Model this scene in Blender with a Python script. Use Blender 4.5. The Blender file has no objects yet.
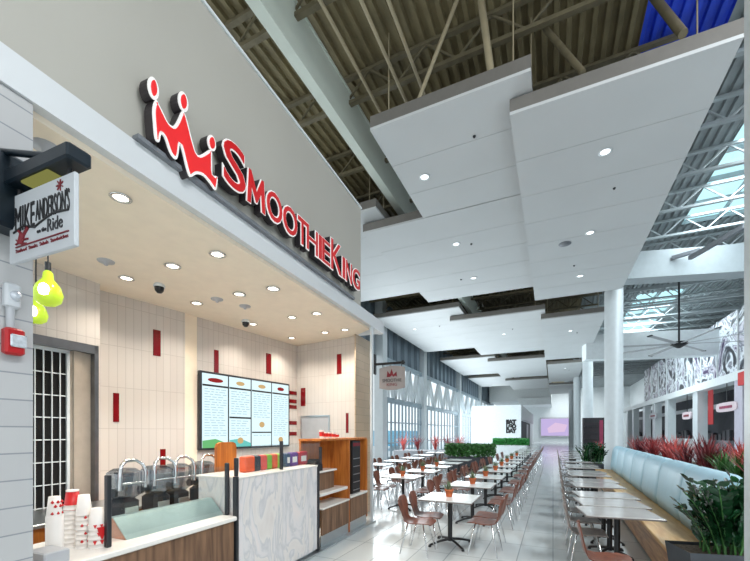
import bpy, math, random
from mathutils import Vector, Matrix
from mathutils.geometry import tessellate_polygon
random.seed(7)
SC = bpy.context.scene
COL = SC.collection
PI = math.pi

# ------------------------------------------------------------------ camera, world, lights, exposure
YAW = math.radians(25.1)
cam = bpy.data.cameras.new('camera')
cam.sensor_width = 36.0
cam.lens = 380.0 / 750.0 * 36.0
cam.shift_y = (432.0 - 280.5) / 750.0
cam.clip_end = 500
camo = bpy.data.objects.new('camera', cam)
COL.objects.link(camo)
camo.location = (0, 0, 1.75)
camo.rotation_euler = (PI / 2, 0, YAW)
SC.camera = camo

w = bpy.data.worlds.new('sky'); SC.world = w; w.use_nodes = True
bg = w.node_tree.nodes['Background']
bg.inputs[0].default_value = (0.90, 0.965, 1.0, 1)
bg.inputs[1].default_value = 1.25

SC.view_settings.view_transform = 'Standard'
SC.view_settings.look = 'None'
SC.view_settings.gamma = 1.0
SC.view_settings.use_curve_mapping = False
SC.view_settings.exposure = 0.18
SC.cycles.use_denoising = True
SC.cycles.max_bounces = 8
SC.cycles.transparent_max_bounces = 16
SC.cycles.sample_clamp_indirect = 4.0

def area_light(name, loc, sx, sy, power, color=(1, 1, 1), rot=(0, 0, 0)):
    l = bpy.data.lights.new(name, 'AREA'); l.shape = 'RECTANGLE'
    l.size = sx; l.size_y = sy; l.energy = power; l.color = color
    o = bpy.data.objects.new(name, l); COL.objects.link(o)
    o.location = loc; o.rotation_euler = rot
    return o
# daylight falling through the two skylights and the window wall, plus two added fills
area_light('skylight_daylight_fill', (5.3, 14.6, 9.2), 2.0, 5.0, 420, (0.85, 0.96, 1.0))
area_light('skylight_daylight_fill', (5.3, 29.5, 9.2), 2.0, 8.0, 700, (0.85, 0.96, 1.0))
area_light('skylight_daylight_fill', (5.3, 1.5, 9.2), 2.0, 6.0, 1000, (0.96, 0.98, 1.0))  # unseen third skylight, added to brighten the sign wall
area_light('hall_fill', (0, 66, 9.0), 9.0, 9.0, 1900, (0.93, 0.98, 1.0))  # added under the closed roof to brighten the far end
area_light('window_daylight', (-8.5, 34, 3.2), 40.0, 5.6, 2300, (0.88, 0.96, 1.0), (PI / 2, 0, -PI / 2))

# ------------------------------------------------------------------ picture rays -> places in the world
CP = Vector((0, 0, 1.75))
FW = Vector((-math.sin(YAW), math.cos(YAW), 0)); RT = Vector((math.cos(YAW), math.sin(YAW), 0))
def ray(x, y): return FW + RT * ((x - 375.0) / 380.0) + Vector((0, 0, (432.0 - y) / 380.0))
def on_z(x, y, z): r = ray(x, y); return CP + r * ((z - 1.75) / r.z)
def on_X(x, y, X): r = ray(x, y); return CP + r * (X / r.x)
def on_Y(x, y, Y): r = ray(x, y); return CP + r * (Y / r.y)
TH = math.radians(92.7)                         # the shop front runs nearly along the concourse
O = Vector((-3.19, 6.67, 0))
SV = Vector((math.cos(TH), math.sin(TH), 0)); DV = Vector((-math.sin(TH), math.cos(TH), 0))
def S(t, d, z): return O + SV * t + DV * d + Vector((0, 0, z))
def st(x, y, d=0.0):                            # picture point -> (t, z) on the plane d behind the shop front
    r = ray(x, y); k = ((O + DV * d - CP).dot(DV)) / r.dot(DV); p = CP + r * k
    return (p - O).dot(SV), p.z
def td(p): q = p - O; return q.dot(SV), q.dot(DV)

# ------------------------------------------------------------------ materials
def lin(c):
    f = lambda v: (v / 12.92 if v <= 0.04045 else ((v + 0.055) / 1.055) ** 2.4)
    return tuple(f(v / 255.0) for v in c) + (1.0,)
def new_mat(name):
    m = bpy.data.materials.new(name); m.use_nodes = True
    return m, m.node_tree, m.node_tree.nodes['Principled BSDF']
def mat(name, c, rough=0.5, metal=0.0, var=0.06, scale=6.0, spec=0.5, stretch=None, emit=None, es=1.0, bump=0.0):
    m, nt, b = new_mat(name)
    b.inputs['Roughness'].default_value = rough; b.inputs['Metallic'].default_value = metal
    b.inputs['Specular IOR Level'].default_value = spec
    tc = nt.nodes.new('ShaderNodeTexCoord'); mp = nt.nodes.new('ShaderNodeMapping'); n = nt.nodes.new('ShaderNodeTexNoise')
    n.inputs['Scale'].default_value = scale; n.inputs['Detail'].default_value = 4
    if stretch: mp.inputs['Scale'].default_value = stretch
    nt.links.new(tc.outputs['Object'], mp.inputs[0]); nt.links.new(mp.outputs[0], n.inputs['Vector'])
    r = nt.nodes.new('ShaderNodeValToRGB'); l = lin(c)
    r.color_ramp.elements[0].position = 0.3; r.color_ramp.elements[1].position = 0.7
    r.color_ramp.elements[0].color = tuple(max(0, v * (1 - var * 2)) for v in l[:3]) + (1,)
    r.color_ramp.elements[1].color = tuple(min(1, v * (1 + var * 2)) for v in l[:3]) + (1,)
    nt.links.new(n.outputs['Fac'], r.inputs[0]); nt.links.new(r.outputs[0], b.inputs['Base Color'])
    if bump:
        bn = nt.nodes.new('ShaderNodeBump'); bn.inputs['Strength'].default_value = bump
        nt.links.new(n.outputs['Fac'], bn.inputs['Height']); nt.links.new(bn.outputs[0], b.inputs['Normal'])
    if emit:
        b.inputs['Emission Color'].default_value = lin(emit); b.inputs['Emission Strength'].default_value = es
    return m
def tiles(name, c1, c2, mortar, wid, hgt, rough=0.2, msize=0.012, offset=0.5, axes='XZ', spec=0.5, sx=0, sy=0):
    m, nt, b = new_mat(name)
    b.inputs['Roughness'].default_value = rough; b.inputs['Specular IOR Level'].default_value = spec
    tc = nt.nodes.new('ShaderNodeTexCoord'); sp = nt.nodes.new('ShaderNodeSeparateXYZ'); cb = nt.nodes.new('ShaderNodeCombineXYZ')
    nt.links.new(tc.outputs['Object'], sp.inputs[0])
    ax = {'X': 0, 'Y': 1, 'Z': 2}
    mp = nt.nodes.new('ShaderNodeMapping'); mp.inputs['Location'].default_value = (sx, sy, 0)
    nt.links.new(sp.outputs[ax[axes[0]]], cb.inputs[0]); nt.links.new(sp.outputs[ax[axes[1]]], cb.inputs[1])
    nt.links.new(cb.outputs[0], mp.inputs[0])
    br = nt.nodes.new('ShaderNodeTexBrick'); br.offset = offset; br.squash = 1.0
    br.inputs['Color1'].default_value = lin(c1); br.inputs['Color2'].default_value = lin(c2); br.inputs['Mortar'].default_value = lin(mortar)
    br.inputs['Scale'].default_value = 1.0; br.inputs['Mortar Size'].default_value = msize * hgt
    br.inputs['Mortar Smooth'].default_value = 0.2
    br.inputs['Brick Width'].default_value = wid; br.inputs['Row Height'].default_value = hgt
    nt.links.new(mp.outputs[0], br.inputs['Vector']); nt.links.new(br.outputs['Color'], b.inputs['Base Color'])
    bn = nt.nodes.new('ShaderNodeBump'); bn.inputs['Strength'].default_value = 0.15; bn.inputs['Distance'].default_value = 0.01; bn.invert = True
    nt.links.new(br.outputs['Fac'], bn.inputs['Height']); nt.links.new(bn.outputs[0], b.inputs['Normal'])
    return m
def wood(name, dark, light, rough=0.45, sc=(14, 14, 1.2), dist=3.0):
    m, nt, b = new_mat(name); b.inputs['Roughness'].default_value = rough
    tc = nt.nodes.new('ShaderNodeTexCoord'); mp = nt.nodes.new('ShaderNodeMapping'); mp.inputs['Scale'].default_value = sc
    n = nt.nodes.new('ShaderNodeTexNoise'); n.inputs['Scale'].default_value = 2.0; n.inputs['Detail'].default_value = 6; n.inputs['Distortion'].default_value = dist * 0.2
    r = nt.nodes.new('ShaderNodeValToRGB'); r.color_ramp.elements[0].color = lin(dark); r.color_ramp.elements[1].color = lin(light)
    r.color_ramp.elements[0].position = 0.35; r.color_ramp.elements[1].position = 0.68
    nt.links.new(tc.outputs['Object'], mp.inputs[0]); nt.links.new(mp.outputs[0], n.inputs['Vector'])
    nt.links.new(n.outputs['Fac'], r.inputs[0]); nt.links.new(r.outputs[0], b.inputs['Base Color'])
    return m
def glass(name, tint=(0.95, 0.98, 1.0), gloss=0.12):
    m = bpy.data.materials.new(name); m.use_nodes = True; nt = m.node_tree
    for n in list(nt.nodes): nt.nodes.remove(n)
    o = nt.nodes.new('ShaderNodeOutputMaterial'); mx = nt.nodes.new('ShaderNodeMixShader')
    t = nt.nodes.new('ShaderNodeBsdfTransparent'); g = nt.nodes.new('ShaderNodeBsdfGlossy')
    t.inputs[0].default_value = tint + (1,); g.inputs['Roughness'].default_value = 0.03
    mx.inputs[0].default_value = gloss
    nt.links.new(t.outputs[0], mx.inputs[1]); nt.links.new(g.outputs[0], mx.inputs[2]); nt.links.new(mx.outputs[0], o.inputs[0])
    return m
def lamp(name, c, s):
    m = bpy.data.materials.new(name); m.use_nodes = True; nt = m.node_tree
    for n in list(nt.nodes): nt.nodes.remove(n)
    o = nt.nodes.new('ShaderNodeOutputMaterial'); e = nt.nodes.new('ShaderNodeEmission')
    e.inputs[0].default_value = lin(c); e.inputs[1].default_value = s
    nt.links.new(e.outputs[0], o.inputs[0])
    return m
def collage(name):                               # abstract black, white and purple print
    m, nt, b = new_mat(name); b.inputs['Roughness'].default_value = 0.5
    tc = nt.nodes.new('ShaderNodeTexCoord'); mp = nt.nodes.new('ShaderNodeMapping'); mp.inputs['Scale'].default_value = (1, 0.55, 0.6)
    n = nt.nodes.new('ShaderNodeTexNoise'); n.inputs['Scale'].default_value = 0.8; n.inputs['Detail'].default_value = 5; n.inputs['Distortion'].default_value = 2.5
    r = nt.nodes.new('ShaderNodeValToRGB'); r.color_ramp.interpolation = 'LINEAR'
    el = r.color_ramp.elements; el[0].position = 0.38; el[0].color = lin((40, 42, 52)); el[1].position = 0.66; el[1].color = lin((62, 44, 84))
    for p, c in ((0.42, (90, 98, 108)), (0.475, (225, 230, 236)), (0.52, (214, 220, 228)), (0.55, (96, 100, 114)), (0.60, (206, 204, 216))):
        e = el.new(p); e.color = lin(c)
    nt.links.new(tc.outputs['Object'], mp.inputs[0]); nt.links.new(mp.outputs[0], n.inputs['Vector'])
    nt.links.new(n.outputs['Fac'], r.inputs[0]); nt.links.new(r.outputs[0], b.inputs['Base Color'])
    return m
def marble(name):
    m, nt, b = new_mat(name); b.inputs['Roughness'].default_value = 0.25
    tc = nt.nodes.new('ShaderNodeTexCoord'); mp = nt.nodes.new('ShaderNodeMapping'); mp.inputs['Scale'].default_value = (2.2, 2.2, 0.7); mp.inputs['Rotation'].default_value = (0, 0.35, 0)
    n = nt.nodes.new('ShaderNodeTexNoise'); n.inputs['Scale'].default_value = 1.6; n.inputs['Detail'].default_value = 6; n.inputs['Distortion'].default_value = 1.6
    r = nt.nodes.new('ShaderNodeValToRGB'); el = r.color_ramp.elements
    el[0].position = 0.3; el[0].color = lin((236, 226, 222)); el[1].position = 0.7; el[1].color = lin((222, 214, 210))
    for p, c in ((0.44, (226, 222, 222)), (0.5, (206, 204, 206)), (0.54, (232, 226, 222))):
        e = el.new(p); e.color = lin(c)
    nt.links.new(tc.outputs['Object'], mp.inputs[0]); nt.links.new(mp.outputs[0], n.inputs['Vector'])
    nt.links.new(n.outputs['Fac'], r.inputs[0]); nt.links.new(r.outputs[0], b.inputs['Base Color'])
    return m

M = {}
M['floor'] = tiles('floor_tile', (203, 209, 210), (196, 203, 205), (160, 168, 170), 0.9, 0.45, 0.12, 0.02, 0.0, 'YX', 0.5)
M['panel'] = mat('ceiling_panel', (202, 205, 206), 0.7, var=0.015, scale=0.6)
M['panel_edge'] = mat('ceiling_panel_edge', (116, 113, 108), 0.6, var=0.03)
M['deck'] = mat('roof_deck_brown', (136, 125, 94), 0.6, var=0.12, scale=2)
M['deck_grey'] = mat('roof_deck_grey', (150, 158, 160), 0.6, var=0.08, scale=2)
M['deck_blue_lit'] = mat('roof_deck_blue_light', (40, 78, 220), 0.5, var=0.1, scale=2)  # blue light on the deck, put into its base colour
M['joist'] = mat('joist_paint', (112, 104, 82), 0.6, var=0.08)
M['truss'] = mat('white_truss_paint', (166, 175, 178), 0.5, var=0.04)
M['beam'] = mat('beam_paint', (218, 227, 217), 0.55, var=0.03, scale=1)
M['rod'] = mat('rod_paint', (176, 164, 136), 0.5, var=0.03)
M['signwall'] = mat('sign_wall_paint', (182, 179, 170), 0.6, var=0.02, scale=0.5)
M['band'] = mat('fascia_paint', (214, 217, 219), 0.5, var=0.015, scale=0.6)
M['soffit'] = mat('warm_soffit_paint', (246, 232, 211), 0.6, var=0.015)
M['tile_in'] = tiles('vertical_wall_tile', (212, 206, 200), (208, 201, 195), (184, 177, 171), 0.6, 0.11, 0.15, 0.03, 0.0, 'ZX')
M['tile_pier'] = tiles('pale_subway_tile', (188, 188, 188), (183, 183, 184), (146, 149, 154), 0.62, 0.162, 0.25, 0.03, 0.5, 'XZ', sx=0.1)
M['tile_beige'] = tiles('beige_pilaster_tile', (198, 174, 146), (190, 166, 138), (164, 142, 116), 0.62, 0.162, 0.3, 0.03, 0.5, 'XZ')
M['red_tile'] = mat('dark_red_tile', (120, 14, 20), 0.12, var=0.05)
M['white'] = mat('white_paint', (226, 232, 234), 0.5, var=0.02)
M['stone'] = mat('white_worktop', (238, 234, 228), 0.25, var=0.02)
M['marble'] = marble('streaked_marble')
M['wood_dark'] = wood('weathered_brown_wood', (92, 66, 48), (140, 106, 80), 0.5, (9, 9, 0.8))
M['wood_orange'] = wood('orange_wood_veneer', (168, 92, 34), (206, 128, 56), 0.4, (10, 10, 0.8))
M['wood_bench'] = wood('honey_oak_boards', (196, 146, 84), (228, 188, 124), 0.4, (6, 0.7, 6))
M['bench_front'] = wood('worn_oak_boards', (140, 92, 50), (200, 154, 104), 0.4, (6, 0.8, 9))
M['steel'] = mat('brushed_steel', (196, 200, 202), 0.28, 1.0, 0.04, 30, stretch=(1, 1, 12))
M['chrome'] = mat('chrome', (220, 222, 224), 0.12, 1.0, 0.02)
M['steel_teal'] = mat('sloped_steel', (176, 200, 200), 0.3, 0.7, 0.06, 3)
M['black'] = mat('black_paint', (24, 25, 28), 0.4, var=0.05)
M['charcoal'] = mat('charcoal_metal', (52, 54, 58), 0.4, 0.3, 0.05)
M['teal_black'] = mat('dark_teal_metal', (18, 32, 42), 0.35, 0.3, 0.08)
M['smoke'] = glass('smoked_plastic', (0.62, 0.66, 0.7), 0.22)
M['glass'] = glass('window_glass', (0.97, 0.99, 1.0), 0.05)
M['guard_glass'] = glass('guard_glass', (0.96, 0.98, 0.98), 0.06)
M['sky_glass'] = glass('cyan_skylight_glass', (0.74, 0.93, 0.96), 0.05)
M['dark_void'] = mat('room_shade', (14, 13, 14), 0.9, var=0.02)
M['red'] = mat('sign_red', (226, 44, 46), 0.35, var=0.02, emit=(226, 40, 42), es=0.25)
M['red_deep'] = mat('letter_red', (196, 26, 30), 0.35, var=0.02, emit=(196, 24, 28), es=0.2)
M['sign_white'] = mat('sign_white', (244, 242, 240), 0.4, var=0.01, emit=(244, 242, 240), es=0.2)
M['letter_side'] = mat('letter_return', (46, 40, 44), 0.5, var=0.05)
M['sign_panel'] = mat('hanging_sign_panel', (196, 200, 204), 0.5, var=0.02)
M['sign_grey'] = mat('grey_sign_panel', (150, 144, 142), 0.5, var=0.03)
M['maroon'] = mat('maroon_paint', (120, 20, 34), 0.5, var=0.03)
M['alarm_red'] = mat('alarm_red', (176, 20, 26), 0.35, var=0.04)
M['lens'] = mat('clear_lens', (206, 212, 220), 0.15, 0.3, 0.1, 40)
M['grey_plastic'] = mat('grey_plastic', (176, 178, 182), 0.4, var=0.03)
M['lamp_warm'] = lamp('warm_lamp', (255, 244, 224), 5.0)
M['lamp_cool'] = lamp('cool_lamp', (244, 250, 255), 3.0)
M['dim_lamp'] = lamp('olive_lamp', (150, 150, 84), 0.6)
M['lime'] = mat('lime_glass', (168, 200, 44), 0.1, 0.0, 0.05, emit=(190, 218, 70), es=0.42)
M['brown_chair'] = wood('cherry_bentwood', (104, 56, 40), (140, 82, 60), 0.3, (8, 8, 2))
M['sheen_chair'] = wood('bentwood_grey_sheen', (112, 100, 94), (142, 130, 124), 0.3, (8, 8, 2))  # grey reflections on the booth chairs, put into the wood colour
M['table_white'] = mat('white_laminate', (226, 230, 230), 0.18, var=0.02)
M['table_grey'] = mat('grey_laminate', (190, 188, 186), 0.12, var=0.05, scale=3)
M['table_edge'] = mat('table_edge', (120, 112, 108), 0.4, var=0.05)
M['terracotta'] = mat('terracotta', (192, 100, 56), 0.7, var=0.08)
M['soil'] = mat('potting_soil', (96, 84, 72), 0.95, var=0.3, scale=40)
M['leaf_dark'] = mat('dark_glossy_leaf', (22, 62, 34), 0.25, var=0.25, scale=9)
M['leaf_mid'] = mat('green_leaf', (62, 112, 52), 0.45, var=0.25, scale=9)
M['leaf_bright'] = mat('bright_green_leaf', (62, 150, 72), 0.45, var=0.2, scale=9)
M['leaf_grey'] = mat('grey_green_leaf', (112, 132, 92), 0.5, var=0.2, scale=9)
M['leaf_red'] = mat('red_cordyline_leaf', (150, 44, 46), 0.4, var=0.3, scale=5)
M['leaf_maroon'] = mat('maroon_cordyline_leaf', (112, 36, 42), 0.4, var=0.3, scale=5)
M['leaf_pink'] = mat('pink_cordyline_leaf', (208, 92, 86), 0.4, var=0.25, scale=5)
M['planter'] = mat('charcoal_planter', (62, 66, 72), 0.5, var=0.05)
M['vinyl'] = mat('pale_blue_vinyl', (160, 196, 212), 0.4, var=0.03, scale=3)
M['column'] = mat('column_paint', (204, 211, 214), 0.35, var=0.015)
M['siding_dark'] = mat('blue_grey_siding', (116, 131, 142), 0.5, var=0.05, scale=1)
M['frame_grey'] = mat('window_frame_paint', (150, 166, 176), 0.45, var=0.03)
M['bulk'] = mat('bulkhead_paint', (164, 172, 176), 0.6, var=0.02)
M['frame_steel'] = mat('door_frame_steel', (120, 120, 122), 0.3, 0.7, 0.08)
M['greige'] = mat('greige_paint', (176, 164, 150), 0.5, var=0.04)
M['copper'] = mat('copper_end', (190, 142, 120), 0.35, 0.4, 0.08)
M['mural'] = collage('collage_mural')
M['kiosk'] = mat('kiosk_dark', (48, 44, 50), 0.5, var=0.1)
M['magenta'] = mat('magenta_panel', (150, 50, 84), 0.5, var=0.1, scale=3)
M['outdoor'] = mat('outdoor_paving', (232, 236, 238), 0.8, var=0.04, scale=0.3)
M['sky_blue'] = mat('sky_blue_panel', (128, 196, 226), 0.5, var=0.05)
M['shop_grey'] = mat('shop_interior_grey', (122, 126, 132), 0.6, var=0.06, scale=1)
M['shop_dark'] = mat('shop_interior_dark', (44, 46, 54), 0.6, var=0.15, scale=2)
M['lilac'] = mat('lilac_wall', (196, 192, 206), 0.5, var=0.03)
M['pink_sign'] = mat('pink_sign', (222, 204, 210), 0.4, var=0.02)
M['foam_cup'] = mat('foam_cup', (244, 238, 232), 0.5, var=0.01)
M['cup_red'] = mat('cup_red', (206, 32, 34), 0.4, var=0.02)
M['screen'] = lamp('menu_screen', (212, 236, 242), 1.12)
M['screen_green'] = lamp('menu_green', (120, 200, 130), 0.8)
M['screen_teal'] = lamp('menu_teal', (120, 214, 206), 0.8)
M['screen_line'] = lamp('menu_line', (176, 206, 218), 0.95)
M['screen_red'] = lamp('menu_red', (170, 50, 50), 0.7)
M['screen_tan'] = lamp('menu_tan', (222, 186, 130), 0.8)
M['screen_purple'] = lamp('purple_screen', (196, 180, 226), 0.9)
M['screen_pink'] = lamp('pink_screen', (222, 196, 226), 0.9)
PK = {}
for k, c in dict(orange=(240, 92, 30), black=(34, 34, 44), coral=(224, 78, 64), green=(132, 186, 40), lime=(160, 206, 60), navy=(52, 70, 104), purple=(96, 44, 130), crimson=(178, 28, 40)).items():
    PK[k] = mat('packet_' + k, c, 0.35, var=0.05)

# ------------------------------------------------------------------ mesh builder
class MB:
    def __init__(s): s.v = []; s.f = []; s.sm = []
    def add(s, vs, fs, smooth=False, mx=None):
        o = len(s.v)
        s.v += [tuple(mx @ Vector(v)) if mx else tuple(v) for v in vs]
        s.f += [tuple(i + o for i in f) for f in fs]; s.sm += [smooth] * len(fs)
        return s
    def box(s, x0, x1, y0, y1, z0, z1, mx=None):
        vs = [(x0, y0, z0), (x1, y0, z0), (x1, y1, z0), (x0, y1, z0), (x0, y0, z1), (x1, y0, z1), (x1, y1, z1), (x0, y1, z1)]
        return s.add(vs, [(0, 3, 2, 1), (4, 5, 6, 7), (0, 1, 5, 4), (1, 2, 6, 5), (2, 3, 7, 6), (3, 0, 4, 7)], False, mx)
    def rbox(s, x0, x1, y0, y1, z0, z1, b=0.02, mx=None):   # box with chamfered edges all round
        b = min(b, (x1 - x0) / 2.1, (y1 - y0) / 2.1, (z1 - z0) / 2.1)
        rings = []
        for z, i in ((z0, b), (z0 + b, 0), (z1 - b, 0), (z1, b)):
            X0, X1, Y0, Y1 = x0 + i, x1 - i, y0 + i, y1 - i
            rings.append([(X0 + b, Y0, z), (X1 - b, Y0, z), (X1, Y0 + b, z), (X1, Y1 - b, z), (X1 - b, Y1, z), (X0 + b, Y1, z), (X0, Y1 - b, z), (X0, Y0 + b, z)])
        return s.loft(rings, True, True, False, mx)
    def loft(s, rings, cap0=False, cap1=False, smooth=True, mx=None, closed=True):
        n = len(rings[0]); vs = [p for r in rings for p in r]; fs = []
        for k in range(len(rings) - 1):
            for i in range(n if closed else n - 1):
                j = (i + 1) % n
                fs.append((k * n + i, k * n + j, (k + 1) * n + j, (k + 1) * n + i))
        s.add(vs, fs, smooth, mx)
        if cap0: s.add(rings[0], [tuple(range(n - 1, -1, -1))], False, mx)
        if cap1: s.add(rings[-1], [tuple(range(n))], False, mx)
        return s
    def lathe(s, prof, n=16, mx=None, smooth=True, cap0=True, cap1=True):
        return s.loft([[(r * math.cos(2 * PI * i / n), r * math.sin(2 * PI * i / n), z) for i in range(n)] for r, z in prof], cap0, cap1, smooth, mx)
    def tube(s, pts, r, n=6, mx=None, r2=None):
        pts = [Vector(p) for p in pts]; rings = []
        for k, p in enumerate(pts):
            d = (pts[min(k + 1, len(pts) - 1)] - pts[max(k - 1, 0)]).normalized()
            a = d.orthogonal().normalized() if k == 0 else (pa - d * pa.dot(d)).normalized()
            pa = a; b = d.cross(a); rr = r + (r2 - r) * k / (len(pts) - 1) if r2 is not None else r
            rings.append([tuple(p + a * (rr * math.cos(2 * PI * i / n)) + b * (rr * math.sin(2 * PI * i / n))) for i in range(n)])
        return s.loft(rings, True, True, True, mx)
    def bar(s, p, q, wd, ht, mx=None):                      # rectangular bar between two points
        p = Vector(p); q = Vector(q); d = (q - p).normalized()
        a = d.cross(Vector((0, 0, 1)))
        a = a.normalized() if a.length > 1e-4 else Vector((1, 0, 0)); b = a.cross(d).normalized()
        c = [a * (wd / 2 * i) + b * (ht / 2 * j) for i, j in ((-1, -1), (1, -1), (1, 1), (-1, 1))]
        return s.loft([[tuple(p + k) for k in c], [tuple(q + k) for k in c]], True, True, False, mx)
    def prism(s, pts, y0, y1, mx=None):                     # polygon in (x, z) extruded along y
        n = len(pts); vs = [(x, y0, z) for x, z in pts] + [(x, y1, z) for x, z in pts]
        tr = tessellate_polygon([[Vector((x, z, 0)) for x, z in pts]])
        fs = [tuple(t) for t in tr] + [(t[2] + n, t[1] + n, t[0] + n) for t in tr] + [(i, i + n, (i + 1) % n + n, (i + 1) % n) for i in range(n)]
        return s.add(vs, fs, False, mx)
    def poly_slab(s, pts, z0, z1):                          # polygon in (x, y) extruded along z
        n = len(pts); vs = [(x, y, z0) for x, y in pts] + [(x, y, z1) for x, y in pts]
        return s.add(vs, [tuple(range(n - 1, -1, -1)), tuple(range(n, 2 * n))] + [(i, (i + 1) % n, (i + 1) % n + n, i + n) for i in range(n)])
    def blade(s, p, az, length, lean, wd, droop=0.5, n=4, fold=0.0):   # a strap leaf
        p = Vector(p); d = Vector((math.cos(az), math.sin(az), 0)); sd = Vector((-d.y, d.x, 0)); rings = []; e = lean
        for k in range(n + 1):
            u = k / n; ww = wd * (0.6 + 1.2 * u) * (1 - u) ** 0.6 if u < 1 else 0.0005
            rings.append([tuple(p - sd * ww), tuple(p + Vector((0, 0, fold * ww))), tuple(p + sd * ww)])
            p = p + (d * math.sin(e) + Vector((0, 0, math.cos(e)))) * (length / n); e += droop / n
        return s.loft(rings, smooth=True, closed=False)
    def build(s, name, m, parent=None, loc=None, rotz=0.0, bevel=0.0):
        me = bpy.data.meshes.new(name); me.from_pydata(s.v, [], s.f); me.update()
        me.polygons.foreach_set('use_smooth', s.sm)
        me.materials.append(M[m] if isinstance(m, str) else m)
        o = bpy.data.objects.new(name, me); COL.objects.link(o)
        if parent: o.parent = parent
        if loc is not None: o.location = loc
        o.rotation_euler = (0, 0, rotz)
        if bevel:
            b = o.modifiers.new('bevel', 'BEVEL'); b.width = bevel; b.segments = 2; b.limit_method = 'ANGLE'
        return o
def tag(o, label, cat, group=None):
    o['label'] = label; o['category'] = cat
    if group: o['group'] = group
    return o
def thing(name, label, cat, loc=(0, 0, 0), rotz=0.0, group=None):
    o = bpy.data.objects.new(name, None); COL.objects.link(o); o.empty_display_size = 0.1
    o.location = loc; o.rotation_euler = (0, 0, rotz)
    return tag(o, label, cat, group)
def struct(o): o['kind'] = 'structure'; return o
def copy_tree(o, loc=None, rotz=None, label=None, parent=None):
    c = o.copy(); COL.objects.link(c)
    if parent: c.parent = parent
    if loc is not None: c.location = loc
    if rotz is not None: c.rotation_euler = (0, 0, rotz)
    if label: c['label'] = label
    for ch in list(o.children): copy_tree(ch, parent=c)
    return c
def sbox(name, m, t0, t1, d0, d1, z0, z1, parent=None):     # box in shop front coordinates
    if parent: return MB().box(t0, t1, d0, d1, z0, z1).build(name, m, parent)
    return MB().box(t0, t1, d0, d1, z0, z1).build(name, m, None, O, TH)
def text_geo(txt, x0, x1, z0, z1, y, depth=0.0, offset=0.0):
    """verts, faces of the word laid in the x-z plane (facing -y), fitted into the given box"""
    cu = bpy.data.curves.new('lettering', 'FONT'); cu.body = txt; cu.size = 1.0; cu.resolution_u = 4
    ob = bpy.data.objects.new('lettering', cu); COL.objects.link(ob)
    def ev(off, ext):
        cu.offset = off; cu.extrude = ext
        bpy.context.view_layer.update()
        e = ob.evaluated_get(bpy.context.evaluated_depsgraph_get()); me = e.to_mesh()
        r = ([tuple(v.co) for v in me.vertices], [tuple(p.vertices) for p in me.polygons]); e.to_mesh_clear(); return r
    v0, _ = ev(0.0, 0.0)
    a0 = min(v[0] for v in v0); a1 = max(v[0] for v in v0); b0 = min(v[1] for v in v0); b1 = max(v[1] for v in v0)
    kx = (x1 - x0) / (a1 - a0); kz = (z1 - z0) / (b1 - b0)
    vs, fs = ev(offset / max(kx, kz) if offset else 0.0, 0.5 if depth else 0.0)
    bpy.data.objects.remove(ob); bpy.data.curves.remove(cu)
    out = [(x0 + (v[0] - a0) * kx, y + (depth * (0.5 - v[2]) if depth else 0.0), z0 + (v[1] - b0) * kz) for v in vs]
    return out, fs
def smooth_poly(pts, n=4):
    out = []; m = len(pts)
    for i in range(m):
        p0, p1, p2, p3 = (Vector(pts[(i + k - 1) % m]) for k in range(4))
        for k in range(n):
            u = k / n
            out.append(tuple(0.5 * ((2 * p1) + (p2 - p0) * u + (2 * p0 - 5 * p1 + 4 * p2 - p3) * u * u + (3 * p1 - p0 - 3 * p2 + p3) * u ** 3)))
    return out
def inset(pts, d):
    n = len(pts); out = []; ar = sum(pts[i][0] * pts[(i + 1) % n][1] - pts[(i + 1) % n][0] * pts[i][1] for i in range(n))
    sg = 1 if ar > 0 else -1
    for i in range(n):
        a = Vector(pts[i - 1]); b = Vector(pts[(i + 1) % n]); t = (b - a).normalized()
        out.append((pts[i][0] - t.y * d * sg, pts[i][1] + t.x * d * sg))
    return out
ORD = ['first', 'second', 'third', 'fourth', 'fifth', 'sixth', 'seventh', 'eighth', 'ninth', 'tenth', 'eleventh', 'twelfth', 'thirteenth', 'fourteenth', 'fifteenth', 'sixteenth', 'seventeenth', 'eighteenth', 'nineteenth', 'twentieth']

def on_t(x, y, t0):                                # picture point -> (d, z) on the plane square to the shop front at t0
    r = ray(x, y); k = ((O + SV * t0 - CP).dot(SV)) / r.dot(SV); p = CP + r * k
    return (p - O).dot(DV), p.z

# ------------------------------------------------------------------ the hall: floor, roof, window wall
struct(MB().box(-9.2, 11.6, -4, 76, -0.12, 0).build('floor', 'floor'))
struct(MB().box(-70, -9.25, -10, 90, -0.5, -0.3).build('ground', 'outdoor'))

def deck(name, m, rects, z=9.25, pitch=0.21, h=0.075):
    b = MB()
    for X0, X1, Y0, Y1 in rects:
        n = max(1, round((X1 - X0) / pitch)); p = (X1 - X0) / n; pr = []
        for i in range(n):
            x = X0 + i * p
            pr += [(x, z), (x + p * 0.35, z), (x + p * 0.45, z + h), (x + p * 0.9, z + h)]
        pr.append((X1, z))
        b.loft([[(x, Y0, q) for x, q in pr], [(x, Y1, q) for x, q in pr]], smooth=False, closed=False)
        b.loft([[(X0, Y0, z + 0.2), (X1, Y0, z + 0.2)], [(X0, Y1, z + 0.2), (X1, Y1, z + 0.2)]], smooth=False, closed=False)
    return struct(b.build(name, m))
deck('ceiling', 'deck', [(-12, 1.5, -4, 76), (1.5, 2.9, -4, 5.5)])
deck('ceiling', 'deck_blue_lit', [(1.5, 2.9, 5.5, 11.5)])
deck('ceiling', 'deck_grey', [(1.5, 2.9, 11.5, 76), (2.9, 4.2, -4, 76), (6.4, 11.6, -4, 76), (4.2, 6.4, -4, -1.5), (4.2, 6.4, 4.5, 12), (4.2, 6.4, 17.3, 25), (4.2, 6.4, 34, 76)])
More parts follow.
